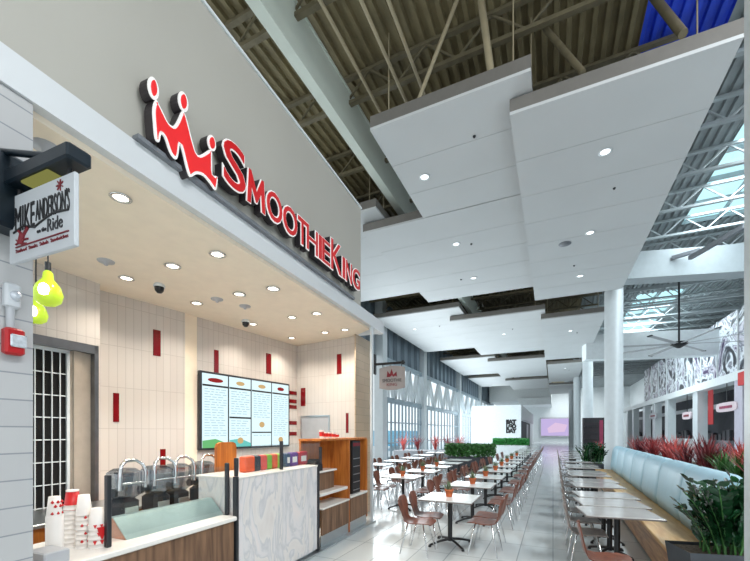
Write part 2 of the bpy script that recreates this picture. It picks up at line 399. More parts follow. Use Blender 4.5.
for i, (y0, y1) in enumerate(((12, 17.3), (25, 34), (-1.5, 4.5))):  # the last opening is out of view, added to light the sign wall
    f = MB()
    k = int((y1 - y0) / 1.3)
    for j in range(k + 1): f.box(4.2, 6.4, y0 + (y1 - y0) * j / k - 0.03, y0 + (y1 - y0) * j / k + 0.03, 9.3, 9.42)
    for x in (4.2, 5.3, 6.4): f.box(x - 0.03, x + 0.03, y0, y1, 9.3, 9.42)
    fo = struct(f.build('window_%d' % (11 + i), 'truss'))
    MB().box(4.2, 6.4, y0, y1, 9.44, 9.46).build('pane', 'sky_glass', fo)

def joist(name, m, y, X0, X1, zb=8.6, zt=9.2, step=0.6, cw=0.1):
    b = MB()
    b.box(X0, X1, y - cw / 2, y + cw / 2, zb, zb + 0.07); b.box(X0, X1, y - cw / 2, y + cw / 2, zt - 0.06, zt)
    n = int((X1 - X0) / step)
    for i in range(n):
        x = X0 + i * step; p, q = ((x, y, zb + 0.04), (x + step, y, zt - 0.03))
        if i % 2: p, q = (x, y, zt - 0.03), (x + step, y, zb + 0.04)
        b.bar(p, q, 0.035, 0.035)
    return struct(b.build(name, m))
for i in range(28):
    y = 3.3 + i * 1.85
    joist('ceiling_joist', 'joist', y, -8.8, 2.2)
    joist('ceiling_joist', 'truss', y + 0.2, 2.3, 11.2)
for y in (22.0, 24.4, 36.0, 38.0):                 # deep white trusses over the right-hand aisle
    joist('ceiling_truss', 'truss', y, 2.6, 9.1, 7.75, 8.6, 0.7, 0.14)
b = MB()                                           # big girder above the shop
b.box(-3.92, -3.86, -4, 60, 8.03, 8.85); b.box(-4.04, -3.84, -4, 60, 8.0, 8.03); b.box(-4.04, -3.84, -4, 60, 8.85, 8.9)
struct(b.build('ceiling_beam', 'beam'))
b = MB()
for X, z in ((-3.3, 8.5), (-2.7, 8.45), (-2.35, 8.55)): b.tube([(X, -2, z), (X, 8.6, z)], 0.032, 8)
struct(b.build('ceiling_conduit', 'rod'))
def brace(name, p, q, r, m='rod'): return struct(MB().tube([p, q], r, 8).build(name, m))
def at_top(x, y, z): return on_z(x, y, z)
brace('ceiling_brace', (-2.2, 6.4, 7.5), tuple(on_z(457, 0, 9.2)), 0.035)
brace('ceiling_brace', tuple(on_z(492, 80, 7.6)), tuple(on_z(481, 0, 9.2)), 0.06)
brace('ceiling_brace', tuple(on_z(583, 73, 7.3)), tuple(on_z(545, 28, 8.8)), 0.05, 'joist')
brace('ceiling_brace', tuple(on_z(683, 34, 7.3)), tuple(on_z(653, -4, 8.8)), 0.06, 'joist')

# window wall on the left, beyond the shop
WX = -8.9
WC = [on_X(x, 432, WX).y for x in (380.5, 422, 458, 479, 492)]
b = MB(); pr = []; y = 8.0                         # corrugated siding above the glazing
while y < 62.0:
    pr += [(WX + 0.0, y), (WX + 0.0, y + 0.55), (WX - 0.22, y + 0.7), (WX - 0.22, y + 1.2)]; y += 1.3
b.loft([[(x, q, 6.05) for x, q in pr], [(x, q, 9.3) for x, q in pr]], smooth=False, closed=False)
struct(b.build('wall_left', 'siding_dark'))
for i, y in enumerate(WC):
    struct(MB().box(WX - 0.25, WX + 0.28, y - 0.32, y + 0.32, 0, 9.2).build('trim_%d' % (1 + i), 'column'))
for i in range(len(WC) - 1):
    y0, y1 = WC[i] + 0.32, WC[i + 1] - 0.32
    f = MB()
    for z, h in ((0.0, 0.25), (1.05, 0.06), (2.3, 0.06), (3.5, 0.3), (5.85, 0.28)): f.box(WX - 0.1, WX + 0.1, y0, y1, z, z + h)
    k = 11
    for j in range(k + 1):
        yy = y0 + (y1 - y0) * j / k; f.box(WX - 0.05, WX + 0.05, yy - 0.04, yy + 0.04, 0.2, 3.6)
    fo = struct(f.build('window_%d' % (1 + i), 'frame_grey'))
    MB().box(WX - 0.13, WX - 0.115, y0, y1, 0.2, 5.9).build('pane', 'glass', fo)
    t = MB(); k = 4; st_ = (y1 - y0) / k
    for j in range(k):
        t.bar((WX, y0 + j * st_, 3.75), (WX, y0 + (j + 0.5) * st_, 5.9), 0.24, 0.24); t.bar((WX, y0 + (j + 0.5) * st_, 5.9), (WX, y0 + (j + 1) * st_, 3.75), 0.24, 0.24)
        t.bar((WX, y0 + (j + 0.5) * st_, 3.75), (WX, y0 + (j + 0.5) * st_, 5.9), 0.12, 0.12)
    t.build('truss', 'column', fo)
# what stands outside the glass
bl = thing('walkway_shed', 'sky blue panelled structure outside the window wall', 'shed', (-17, 0, -0.3))
sa, sb = on_X(394, 432, -15.5).y, on_X(418, 432, -15.5).y
MB().rbox(-1.5, 1.5, sa, sb, 0.5, 2.2, 0.1).build('body', 'sky_blue', bl)
MB().box(1.5, 1.53, sa + 0.3, sb - 0.3, 1.1, 1.3).build('trim_strip', 'white', bl)
for k in range(4): MB().box(-0.2, 0.2, sa + (sb - sa) * (k + .5) / 4 - 0.2, sa + (sb - sa) * (k + .5) / 4 + 0.2, 0, 0.5).build('post', 'white', bl)

# ------------------------------------------------------------------ hanging ceiling panels
PANELS = [  # x0, x1, y0, y1, z, lights (u, v), words
    (-3.05, -0.31, 6.30, 9.45, 7.3, [(0.19, 0.52)], 'pale ceiling panel nearest the sign wall, middle row'),
    (-4.82, -0.6, 9.49, 15.7, 7.3, [(0.53, 0.27), (0.53, 0.71)], 'long ceiling panel beyond the nearest middle panel, two downlights'),
    (-0.65, 2.3, 6.65, 16.45, 7.0, [(0.52, 0.165), (0.52, 0.49), (0.5, 0.80)], 'largest grey ceiling panel at upper right with three downlights'),
    (-8.3, -4.19, 9.0, 15.2, 7.6, [], 'bright ceiling panel seen past the end of the sign wall'),
    (-8.45, -4.0, 17.8, 26.8, 7.6, [(0.3, 0.3)], 'bright ceiling panel beside the window wall, first past the shop'),
    (-4.7, -0.33, 18.9, 28.1, 7.3, [(0.5, 0.4)], 'white ceiling panel, third of the middle row'),
    (-0.51, 2.15, 19.4, 30.4, 7.0, [(0.5, 0.25)], 'grey ceiling panel second in the right row, left of the near column'),
    (-4.7, -0.5, 31.1, 41.0, 7.3, [], 'white ceiling panel, fourth of the middle row'),
    (-8.4, -4.1, 30.6, 39.5, 7.6, [], 'white ceiling panel second along the window wall'),
    (-0.4, 2.2, 32.7, 44.0, 7.0, [(0.5, 0.2)], 'grey ceiling panel third in the right row'),
    (-4.7, -0.5, 43.5, 53.0, 7.3, [], 'small looking ceiling panel, fifth of the middle row'),
    (-8.4, -4.1, 42.0, 50.5, 7.6, [], 'small looking ceiling panel third along the window wall'),
    (-0.4, 2.2, 47.0, 58.0, 7.0, [], 'grey ceiling panel farthest in the right row'),
]
dl_ring = MB().lathe([(0.10, 0.0), (0.12, -0.012), (0.085, -0.016), (0.08, 0.0)], 16, cap0=False, cap1=False)
dl_disc = MB().lathe([(0.082, -0.008), (0.001, -0.008)], 16, cap0=False, cap1=False)
for x0, x1, y0, y1, z, ls, wd in PANELS:
    p = thing('ceiling_panel', wd, 'ceiling panel', ((x0 + x1) / 2, (y0 + y1) / 2, z), 0, 'hanging ceiling panels')
    hx, hy = (x1 - x0) / 2, (y1 - y0) / 2
    b = MB(); n = max(2, round((y1 - y0) / 1.25)); st_ = 2 * hy / n   # boards with fine joints between
    for i in range(n): b.box(-hx, hx, -hy + i * st_ + (0.006 if i else 0), -hy + (i + 1) * st_ - (0.006 if i < n - 1 else 0), 0, 0.05)
    b.build('board', 'panel', p)
    b = MB(); b.box(-hx, hx, -hy, -hy + 0.03, 0.05, 0.26); b.box(-hx, hx, hy - 0.03, hy, 0.05, 0.26)
    b.box(-hx, -hx + 0.03, -hy + 0.03, hy - 0.03, 0.05, 0.26); b.box(hx - 0.03, hx, -hy + 0.03, hy - 0.03, 0.05, 0.26); b.box(-hx + 0.03, hx - 0.03, -hy + 0.03, hy - 0.03, 0.05, 0.07)
    b.build('edge_frame', 'panel_edge', p)
    for sx in (-0.8, 0.8):
        for sy in (-0.85, 0.85): MB().tube([(hx * sx, hy * sy, 0.2), (hx * sx, hy * sy, 9.2 - z)], 0.012, 5).build('hanger_rod', 'rod', p)
    for u, v in ls:
        loc = (-hx + 2 * hx * u, -hy + 2 * hy * v, 0)
        r = dl_ring.build('downlight', 'white', p, loc); dl_disc.build('lens', 'lamp_cool', r)
    if not ls: continue
    if len(ls) == 3: MB().lathe([(0.16, 0.0), (0.16, -0.012), (0.001, -0.014)], 20).build('speaker_grille', 'shop_grey', p, (-hx + 0.95, -hy + 2 * hy * 0.53, 0))
    for k in range(2 if len(ls) > 1 else 1):
        MB().lathe([(0.03, 0.0), (0.03, -0.012), (0.012, -0.035)], 10).build('sprinkler_head', 'charcoal', p, (hx * (0.25 - 0.4 * k), -hy + 2 * hy * (0.3 + 0.4 * k), 0))
# ------------------------------------------------------------------ round columns
for i, y in enumerate((17.0, 29.0, 41.5, 54.0)):
    c = struct(MB().lathe([(0.36, 0), (0.36, 0.12), (0.31, 0.14), (0.31, 9.2)], 32).build('column', 'column', None, (2.1, y, 0)))
    c['label'] = 'round pale column'
struct(MB().box(1.137, 1.6, 2.5, 3.29, 0, 9.2).build('column', 'column'))
struct(MB().box(-9.2, 11.6, 74, 74.2, 0, 9.3).build('wall_far', 'white'))
struct(MB().box(11.4, 11.6, -4, 74, 0, 9.3).build('wall_right', 'white'))

# ------------------------------------------------------------------ shop shell
ZC = 3.75
def shop_wall(name, P, Q, m, z1=3.8, th=0.12):
    d = Q - P; a = math.atan2(d.y, d.x)
    o = MB().box(0, d.length, 0, th, 0, z1).build(name, m, None, (P.x, P.y, 0), a)
    return struct(o)
def flat(p): return Vector((p.x, p.y, 0))
a_, b_ = flat(on_z(50, 267, ZC)), flat(on_z(100, 284, ZC))
W0 = a_ + (a_ - b_) * 1.6; W1 = b_
W2 = flat(on_z(100, 290, ZC)); W3 = flat(on_z(185, 313, ZC)); W4 = flat(on_z(197, 317, ZC)); W5 = flat(on_z(297, 346, ZC)); W6 = flat(on_z(355, 336, ZC))
wd = shop_wall('wall_back', W0, W1, 'tile_in')
shop_wall('wall_jog', W1, W2, 'soffit')
wb = shop_wall('wall_back', W2, W3, 'tile_in')
shop_wall('wall_jog', W3, W4, 'soffit')
wm = shop_wall('wall_back', W4, W5, 'tile_in')
we = shop_wall('wall_end', W5, W6, 'tile_in')
def wp(x, y, P, Q, off=0.0):                       # picture point -> (u, z) on a wall
    d = (Q - P).normalized(); n = Vector((-d.y, d.x, 0)); r = ray(x, y)
    k = ((P + n * off - CP).dot(n)) / r.dot(n); p = CP + r * k; return (p - P).dot(d), p.z
def ang(P, Q): d = Q - P; return math.atan2(d.y, d.x)
for P, Q, wo, lst in ((W2, W3, wb, [(153, 160.5, 330, 356), (113, 119, 393, 422), (160, 165.5, 449, 471)]),
                      (W4, W5, wm, [(214, 218.5, 350, 373), (266, 271, 353.5, 374)] + [(286.8, 296.5, a, a + 3.8) for a in (391, 399.3, 405, 421, 431.8)]),
                      (W5, W6, we, [(337, 341.5, 354, 374), (301, 305.5, 388, 406), (346, 348.6, 413, 433)])):
    for x0, x1, y0, y1 in lst:
        u0, z1 = wp(x0, y0, P, Q); u1, _ = wp(x1, y0, P, Q); _, z0 = wp((x0 + x1) / 2, y1, P, Q); _, z1 = wp((x0 + x1) / 2, y0, P, Q)
        MB().rbox(u0, u1, -0.012, 0.01, z0, z1, 0.004).build('accent_tile', 'red_tile', wo)
# ceiling of the shop
pts = [td(p) for p in (W0, W1, W2, W3, W4, W5, W6)]
pl = [(-6.6, 0.06), (0.0, 0.06)] + [(t, d) for t, d in reversed(pts)]
struct(MB().poly_slab(pl, ZC, ZC + 0.06).build('ceiling_shop', 'soffit', None, O, TH))
# pier of pale tile at the left edge, and the tiled pilaster at the right end of the shop front
struct(sbox('wall_pier', 'tile_pier', -8.5, -5.436, 0.0, 0.35, 0, 3.79))
struct(sbox('trim_11', 'charcoal', -8.5, -5.42, 0.05, 0.4, 3.79, 3.84))
struct(sbox('wall_pilaster', 'tile_beige', st(355.5, 400, 0.44)[0], st(371.5, 400, 0.44)[0], 0.44, 0.46, 0, 3.75))
struct(sbox('trim_12', 'column', -0.05, 0.03, -0.02, 0.02, 0, 3.79))
# fascia band, sign wall above it
struct(sbox('trim_13', 'band', -9.0, 0.6, -0.02, 0.1, 3.795, 4.02))
struct(sbox('trim_14', 'band', -9.0, 0.6, 0.1, 0.6, 3.81, 4.0))
struct(sbox('wall_sign', 'signwall', -9.0, -0.482, 0.02, 0.3, 4.02, 5.83))
struct(sbox('trim_15', 'white', -9.0, -0.47, 0.0, 0.32, 5.83, 5.86))
struct(sbox('baseboard_shop', 'steel', -9.0, 0.06, -0.06, 0.04, 0, 0.03))

# ------------------------------------------------------------------ red channel-letter sign
SD = -0.11                                          # its face stands this far out from the shop front
sg = thing('shop_sign', 'red channel letter sign with jagged crown emblem on the grey wall', 'sign', O, TH)
MB().box(st(142, 150, SD)[0], st(357, 300, SD)[0], -0.07, 0.0, 4.02, 4.055).build('raceway', 'shop_grey', sg)
E140 = lambda x, y: st(140 + x / 4.31, 70 + y / 4.31, SD)
crown = [(65, 130), (85, 165), (100, 195), (118, 230), (140, 243), (160, 215), (178, 178), (195, 205), (207, 250), (225, 320), (242, 366), (268, 362), (302, 345), (307, 400), (309, 452), (330, 462), (328, 505), (320, 518), (298, 488), (270, 457), (240, 450), (213, 462), (196, 420), (180, 355), (168, 320), (160, 372), (150, 386), (125, 355), (102, 290), (87, 280), (79, 312), (62, 295), (55, 230), (52, 165)]
def head(cx, cy, rx, ry): return [(cx + rx * math.cos(a * PI / 9) + 0.18 * ry * math.sin(a * PI / 9), cy + ry * math.sin(a * PI / 9)) for a in range(18)]
em = MB(); ew = MB(); er = MB()
for shp, ins in ((smooth_poly(crown, 3), 0.022), (head(54, 80, 22, 50), 0.022), (head(183, 138, 20, 45), 0.022), (head(306, 316, 17, 36), 0.02)):
    pp = [E140(*q) for q in shp]
    em.prism(pp, SD, -0.02); ew.prism(pp, SD - 0.012, SD); er.prism(inset(pp, ins), SD - 0.02, SD - 0.01)
eo = em.build('emblem', 'letter_side', sg); ew.build('border', 'sign_white', eo); er.build('face', 'red', eo)
zb0, zt1 = 4.13, 0
LET = [('S', 221.5, 245.5, 157, 207), ('M', 245.5, 265, 186, 219), ('O', 265, 282, 201.5, 238), ('O', 281.5, 297, 217, 252), ('T', 296.5, 306.5, 232, 260), ('H', 305.5, 317.5, 240, 269.5),
       ('I', 317.5, 321.5, 252, 273), ('E', 321, 330, 253.5, 279.5), ('K', 330, 341.5, 255.5, 290), ('I', 341.5, 344.8, 272, 294), ('N', 345, 351.5, 275, 297.5), ('G', 351.8, 359.5, 281, 303)]
for ch, x0, x1, y0, y1 in LET:
    t0, _ = st(x0, y0, SD); t1, _ = st(x1, y0, SD)
    xm = (x0 + x1) / 2
    big = ch in 'SK'
    z0 = 4.17; z1 = z0 + (0.48 if big else 0.36)
    if ch == 'M':
        pp = [(t0 + (t1 - t0) * u, z0 + (z1 - z0) * v) for u, v in ((0, 0), (0.08, 1), (0.27, 1), (0.5, 0.5), (0.73, 1), (0.92, 1), (1, 0), (0.76, 0), (0.72, 0.52), (0.56, 0.14), (0.44, 0.14), (0.28, 0.52), (0.24, 0))]
        lo = MB().prism(pp, SD, -0.02).build('letter', 'letter_side', sg)
        MB().prism(pp, SD - 0.01, SD).build('letter_border', 'sign_white', lo); MB().prism(inset(pp, 0.014), SD - 0.018, SD - 0.009).build('letter_face', 'red_deep', lo)
        continue
    k = 0.014 if ch in 'NHEK' else 0.02
    vs, fs = text_geo(ch, t0 + k, t1 - k, z0 + k, z1 - k, SD, 0.09, k); lo = MB().add(vs, fs).build('letter', 'letter_side', sg)
    vs, fs = text_geo(ch, t0 + k, t1 - k, z0 + k, z1 - k, SD - 0.01, 0.01, k); MB().add(vs, fs).build('letter_border', 'sign_white', lo)
    vs, fs = text_geo(ch, t0 + k, t1 - k, z0 + k, z1 - k, SD - 0.018, 0.01, k - 0.016); MB().add(vs, fs).build('letter_face', 'red_deep', lo)

# ------------------------------------------------------------------ hanging sign on the tiled pier
t0 = st(2, 200)[0]
dR, zR = on_t(80, 153, t0); dl, zl = on_t(10, 200, t0)
br = thing('sign_bracket', 'dark teal sign bracket arm with lamp on the tiled pier', 'bracket', S(t0, 0, zR - 0.02), TH)
MB().rbox(-0.14, 0.14, -0.16, 0.0, -0.26, 0.16, 0.02).build('wall_box', 'teal_black', br)
MB().rbox(-0.06, 0.06, dR, -0.15, -0.03, 0.05, 0.01).build('arm', 'teal_black', br)
MB().tube([(-0.05, -0.1, 0.17), (-0.02, dR * 0.7, 0.05)], 0.018, 6).build('stay', 'teal_black', br)
MB().rbox(-0.04, 0.04, dR * 0.72, dR * 0.38, -0.045, -0.028, 0.005).build('lamp_strip', 'dim_lamp', br)
dr2, zt2 = on_t(77, 172, t0); dl2, zt3 = on_t(12, 196, t0); _, zb2 = on_t(77, 246, t0)
hs = thing('hanging_sign', 'white blade sign with black lettering and red crayfish mark under a dark bracket', 'sign', S(t0, 0, 0), TH)
MB().rbox(-0.012, 0.012, dr2, dl2, zb2, zt2, 0.004).build('panel', 'sign_panel', hs)
for q in (dr2 + 0.06, dl2 - 0.08): MB().tube([(0, q, zt2 - 0.06), (0, q, zR - 0.06)], 0.012, 6).build('hanger', 'black', hs)
RM = Matrix.Rotation(-PI / 2, 4, 'Z')              # x-z text plane turned to face back along the shop front
def blade_text(par, txt, m, dl_, dr_, z0, z1, dep=0.004, off=0.0, front=-0.0125, name='lettering'):
    W = abs(dr_ - dl_); vs, fs = text_geo(txt, 0, W, z0, z1, 0, dep, off)
    return MB().add([(front - (dep if False else 0) + v[1] * 1.0 - dep, dl_ - v[0], v[2]) for v in vs], fs).build(name, m, par)
H = zt2 - zb2; Wd = dl2 - dr2
fx = lambda u: dl2 - Wd * u
fz = lambda v: zb2 + H * v
blade_text(hs, 'MIKE', 'black', fx(0.11), fx(0.42), fz(0.44), fz(0.80))
blade_text(hs, "ANDERSON'S", 'black', fx(0.44), fx(0.94), fz(0.50), fz(0.80))
blade_text(hs, 'on the', 'charcoal', fx(0.46), fx(0.60), fz(0.32), fz(0.38))
blade_text(hs, 'Ride', 'charcoal', fx(0.62), fx(0.84), fz(0.29), fz(0.47))
b = MB(); b.box(-0.018, -0.0125, fx(0.93), fx(0.12), fz(0.205), fz(0.22)); b.build('red_rule', 'maroon', hs)
blade_text(hs, 'Seafood  Steaks  Salads  Sandwiches', 'maroon', fx(0.12), fx(0.92), fz(0.13), fz(0.18))
b = MB()                                           # swash under the name, the crayfish, a small star in the corner
b.tube([(-0.014, fx(u), fz(v)) for u, v in ((0.08, 0.44), (0.25, 0.5), (0.42, 0.42), (0.5, 0.46), (0.7, 0.53), (0.93, 0.5))], 0.006, 4)
b.build('swash', 'black', hs)
b = MB()
for u0, v0, u1, v1, r in ((0.2, 0.24, 0.24, 0.38, 0.02), (0.24, 0.36, 0.17, 0.44, 0.009), (0.25, 0.36, 0.32, 0.45, 0.009), (0.2, 0.28, 0.12, 0.26, 0.006), (0.22, 0.3, 0.32, 0.29, 0.006), (0.2, 0.25, 0.29, 0.23, 0.006), (0.21, 0.26, 0.13, 0.32, 0.006)):
    b.tube([(-0.014, fx(u0), fz(v0)), (-0.014, fx(u1), fz(v1))], r, 5)
b.build('crayfish_mark', 'maroon', hs)
b = MB()
for k in range(7): b.tube([(-0.014, fx(0.8), fz(0.88)), (-0.014, fx(0.8) + 0.03 * math.cos(k * 0.9), fz(0.88) + 0.03 * math.sin(k * 0.9))], 0.004, 4)
b.build('star_mark', 'maroon', hs)

# small shop sign on the pilaster corner
t1 = 0.12
d0, z0_ = on_t(374, 362, t1); d1, z1_ = on_t(403, 362, t1)
b2 = thing('sign_bracket', 'black sign bracket arm at the right corner of the shop front', 'bracket', S(t1, 0, 0), TH)
zA = on_t(388, 363.5, t1)[1]
MB().rbox(-0.05, 0.05, -0.03, 0.0, zA - 0.2, zA + 0.2, 0.01).build('wall_plate', 'black', b2)
MB().tube([(0, -0.02, zA), (0, d1, zA)], 0.025, 8).build('arm', 'black', b2)
MB().lathe([(0.02, -0.04), (0.045, 0), (0.02, 0.04)], 10).build('finial', 'black', b2, (0, d1, zA))
h2 = thing('hanging_sign', 'small grey blade sign with red crown over dark lettering', 'sign', S(t1, 0, 0), TH)
q0 = on_t(379.5, 378, t1)[0]; q1 = on_t(405, 378, t1)[0]; zt = zA - 0.09; zb = on_t(392, 388, t1)[1]
n = 8; arc = [(q1 + (q0 - q1) * i / n, zb - 0.04 * math.sin(PI * i / n)) for i in range(n + 1)] + [(q0 + (q1 - q0) * i / n, zt + 0.04 * math.sin(PI * i / n)) for i in range(n + 1)]
b = MB(); m = len(arc)
b.add([(-0.01, q, z) for q, z in arc] + [(0.01, q, z) for q, z in arc], [tuple(range(m)), tuple(range(2 * m - 1, m - 1, -1))] + [(i, i + m, (i + 1) % m + m, (i + 1) % m) for i in range(m)])
b.build('panel', 'sign_grey', h2)
for q in (q0 - 0.07, q1 + 0.07): MB().tube([(0, q, zt - 0.05), (0, q, zA)], 0.008, 6).build('hanger', 'black', h2)
Wq = q0 - q1
blade_text(h2, 'SMOOTHIE', 'black', q0 - 0.13 * Wq, q1 + 0.13 * Wq, zb + 0.30 * (zt - zb), zb + 0.46 * (zt - zb), front=-0.0105)
blade_text(h2, 'KING', 'maroon', q0 - 0.3 * Wq, q1 + 0.3 * Wq, zb + 0.1 * (zt - zb), zb + 0.24 * (zt - zb), front=-0.0105)
cr = [(0.3, 0.55), (0.33, 0.85), (0.42, 0.68), (0.49, 0.95), (0.56, 0.66), (0.68, 0.8), (0.7, 0.55), (0.62, 0.6), (0.56, 0.55), (0.5, 0.62), (0.42, 0.55)]
b = MB(); m = len(cr); cp = [(q0 - Wq * u, zb + (zt - zb) * v) for u, v in cr]
b.add([(-0.016, q, z) for q, z in cp] + [(-0.01, q, z) for q, z in cp], [tuple(range(m)), tuple(range(2 * m - 1, m - 1, -1))] + [(i, i + m, (i + 1) % m + m, (i + 1) % m) for i in range(m)])
b.build('crown_mark', 'maroon', h2)

# ------------------------------------------------------------------ alarm devices on the pier
def pier_rect(x0, x1, y0, y1):
    a = st(x0, y0); c = st(x1, y1); return a[0], c[0], c[1], st((x0 + x1) / 2, y0)[1]
ta, tb, za, zb_ = pier_rect(1, 17.5, 284, 311)
s1 = thing('alarm_strobe', 'white alarm strobe with clear lens above the red alarm box', 'alarm strobe', S((ta + tb) / 2, 0, (za + zb_) / 2), TH)
hw, hh = (tb - ta) / 2, (zb_ - za) / 2
MB().rbox(-hw, hw, -0.05, 0, -hh, hh, 0.012).build('housing', 'sign_panel', s1)
MB().lathe([(0.03, 0), (0.027, 0.012), (0.012, 0.02)], 14, Matrix.Rotation(PI / 2, 4, 'X')).build('lens', 'lens', s1, (0.01, -0.05, 0))
ta, tb, za2, zb2_ = pier_rect(0, 20.5, 329, 357)
s2 = thing('alarm_box', 'red fire alarm box with silver lens on the tiled pier', 'fire alarm', S((ta + tb) / 2, 0, (za2 + zb2_) / 2), TH)
hw, hh = (tb - ta) / 2, (zb2_ - za2) / 2
MB().rbox(-hw, hw, -0.06, 0, -hh, hh, 0.012).build('housing', 'alarm_red', s2)
MB().rbox(-0.03, 0.05, -0.075, -0.06, -0.035, 0.04, 0.01).build('lens', 'lens', s2)
tg = MB().tube([(0, -0.02, zb2_ - 0.01), (0, -0.02, za + 0.01)], 0.022, 8).build('conduit', 'grey_plastic', None, S((ta + tb) / 2 - 0.01, 0, 0), TH)
tag(tg, 'short grey conduit between alarm strobe and red alarm box', 'conduit')

# ------------------------------------------------------------------ shop ceiling: downlights, cameras, sprinklers
lamp_data = bpy.data.lights.new('downlight_bulb', 'SPOT'); lamp_data.energy = 62; lamp_data.color = (1.0, 0.90, 0.77)
lamp_data.spot_size = 2.3; lamp_data.spot_blend = 0.9; lamp_data.shadow_soft_size = 0.08
DLS = [(120.7, 196.5, .72), (217.5, 253.5, .78), (172.7, 265.3, 1), (126.5, 277.5, 1), (196.7, 302.6, 1), (239.3, 293.6, 1), (273, 288, 1.05), (292, 316.8, .9), (316.7, 313, .95), (253, 323.6, .9), (325, 332, .9), (345, 329.3, .9), (291.7, 337.5, .9)]
WHERE = ['nearest and largest', 'front edge, second along the fascia', 'middle of the left group', 'above the dark gate', 'above the left wall tiles', 'centre of the soffit', 'front edge, third along the fascia', 'back row left of the pair', 'front edge, fourth along the fascia', 'above the menu board', 'by the end wall, left of the pilaster', 'right above the tiled pilaster', 'deep corner above the end wall']
for (x, y, s), wd_ in zip(DLS, WHERE):
    p = on_z(x, y, ZC)
    r = thing('recessed_light', 'round recessed downlight in the shop soffit, ' + wd_, 'ceiling light', (p.x, p.y, ZC - 0.002), 0, 'downlights in the shop soffit')
    s *= 0.8 if s > 0.8 else 1; q = dl_ring.build('trim_ring', 'chrome', r); q.scale = (s, s, 1)
    q = dl_disc.build('lens', 'lamp_warm', r); q.scale = (s, s, 1)
    lo = bpy.data.objects.new('downlight_bulb', lamp_data); COL.objects.link(lo); lo.location = (p.x, p.y, ZC - 0.05)
for (x, y), wd_ in zip(((159.3, 284), (245.7, 320)), ('above the tiled left wall', 'above the menu board')):
    p = on_z(x, y, ZC)
    c = thing('dome_camera', 'small black dome camera on the shop ceiling ' + wd_, 'security camera', (p.x, p.y, ZC), 0, 'dome cameras')
    MB().lathe([(0.06, 0), (0.075, -0.03), (0.07, -0.045)], 16, cap0=False).build('collar', 'white', c)
    MB().lathe([(0.06, -0.045), (0.055, -0.09), (0.03, -0.12), (0.001, -0.125)], 16).build('dome', 'black', c)
for (x, y), wd_ in zip(((106, 261), (217, 299), (245, 306), (46, 147)), ('near the green pendants', 'beside the centre downlight', 'right of the centre downlight', 'above the dark bracket arm')):
    p = on_z(x, y, ZC)
    MBv = MB().lathe([(0.09, 0), (0.085, -0.012), (0.03, -0.02), (0.02, -0.05), (0.001, -0.055)], 14).build('ceiling_diffuser', 'grey_plastic', None, (p.x, p.y, ZC))
    tag(MBv, 'small round vent disc on the shop ceiling ' + wd_, 'vent', 'ceiling discs')
# green glass pendants by the gate
for (x, y, dd, k), lb in zip(((48, 291, 0.9, 1.0), (36, 312, 1.3, 0.85)), ('lime green glass pendant lamp hanging by the tiled pier', 'lime green glass pendant half hidden behind the pier')):
    t, z = st(x, y, dd)
    p = thing('pendant_lamp', lb, 'pendant lamp', S(t, dd, z), 0, 'green pendants')
    MB().lathe([(0.02, 0.17), (0.035, 0.15), (0.04, 0.1), (0.085, 0.04), (0.105, -0.03), (0.09, -0.09), (0.05, -0.12), (0.001, -0.12)], 20, cap0=False).build('shade', 'lime', p).scale = (k, k, k)
    MB().lathe([(0.022, 0.24), (0.022, 0.165)], 10).build('socket', 'charcoal', p)
    MB().lathe([(0.001, 0.06), (0.03, 0.04), (0.04, 0), (0.03, -0.035), (0.001, -0.045)], 12).build('bulb', 'lamp_warm', p, (0.07, -0.06, -0.02))
    MB().tube([(0, 0, 0.24), (0, 0, ZC - z)], 0.006, 5).build('cord', 'charcoal', p)

# ------------------------------------------------------------------ dark folding gate in the back wall
g = thing('security_gate', 'tall white barred gate over a dark opening by the pier', 'gate', (W0.x, W0.y, 0), ang(W0, W1))
u0, zt = wp(33, 337, W0, W1); u1, _ = wp(92, 347, W0, W1); ug, _ = wp(67, 345, W0, W1); u0 -= 0.6
zt = wp(60, 341, W0, W1)[1]
MB().box(u0, ug, -0.03, -0.004, 0, zt - 0.1).build('opening_shade', 'dark_void', g)  # dark sheet on the wall stands in for the shade of the opening
b = MB(); b.box(u0, u1, -0.14, -0.004, zt - 0.11, zt); b.box(u1 - 0.05, u1, -0.14, -0.004, 0, zt); b.build('frame', 'frame_steel', g)
b = MB(); b.box(ug, u1 - 0.05, -0.06, -0.004, 0, zt - 0.11); b.box(ug + 0.03, ug + 0.12, -0.09, -0.06, 0, zt - 0.11); b.build('jamb', 'greige', g)
b = MB(); n = int((ug - u0) / 0.085)
for i in range(n + 1): b.box(u0 + i * 0.085 - 0.005, u0 + i * 0.085 + 0.005, -0.055, -0.04, 0, zt - 0.12)
for i in range(9): b.box(u0, ug, -0.05, -0.04, 0.3 + i * 0.27, 0.312 + i * 0.27)
b.box(u0, ug, -0.06, -0.03, zt - 0.15, zt - 0.11); b.box(ug - 0.03, ug, -0.06, -0.03, 0, zt - 0.12)
b.build('bars', 'white', g)

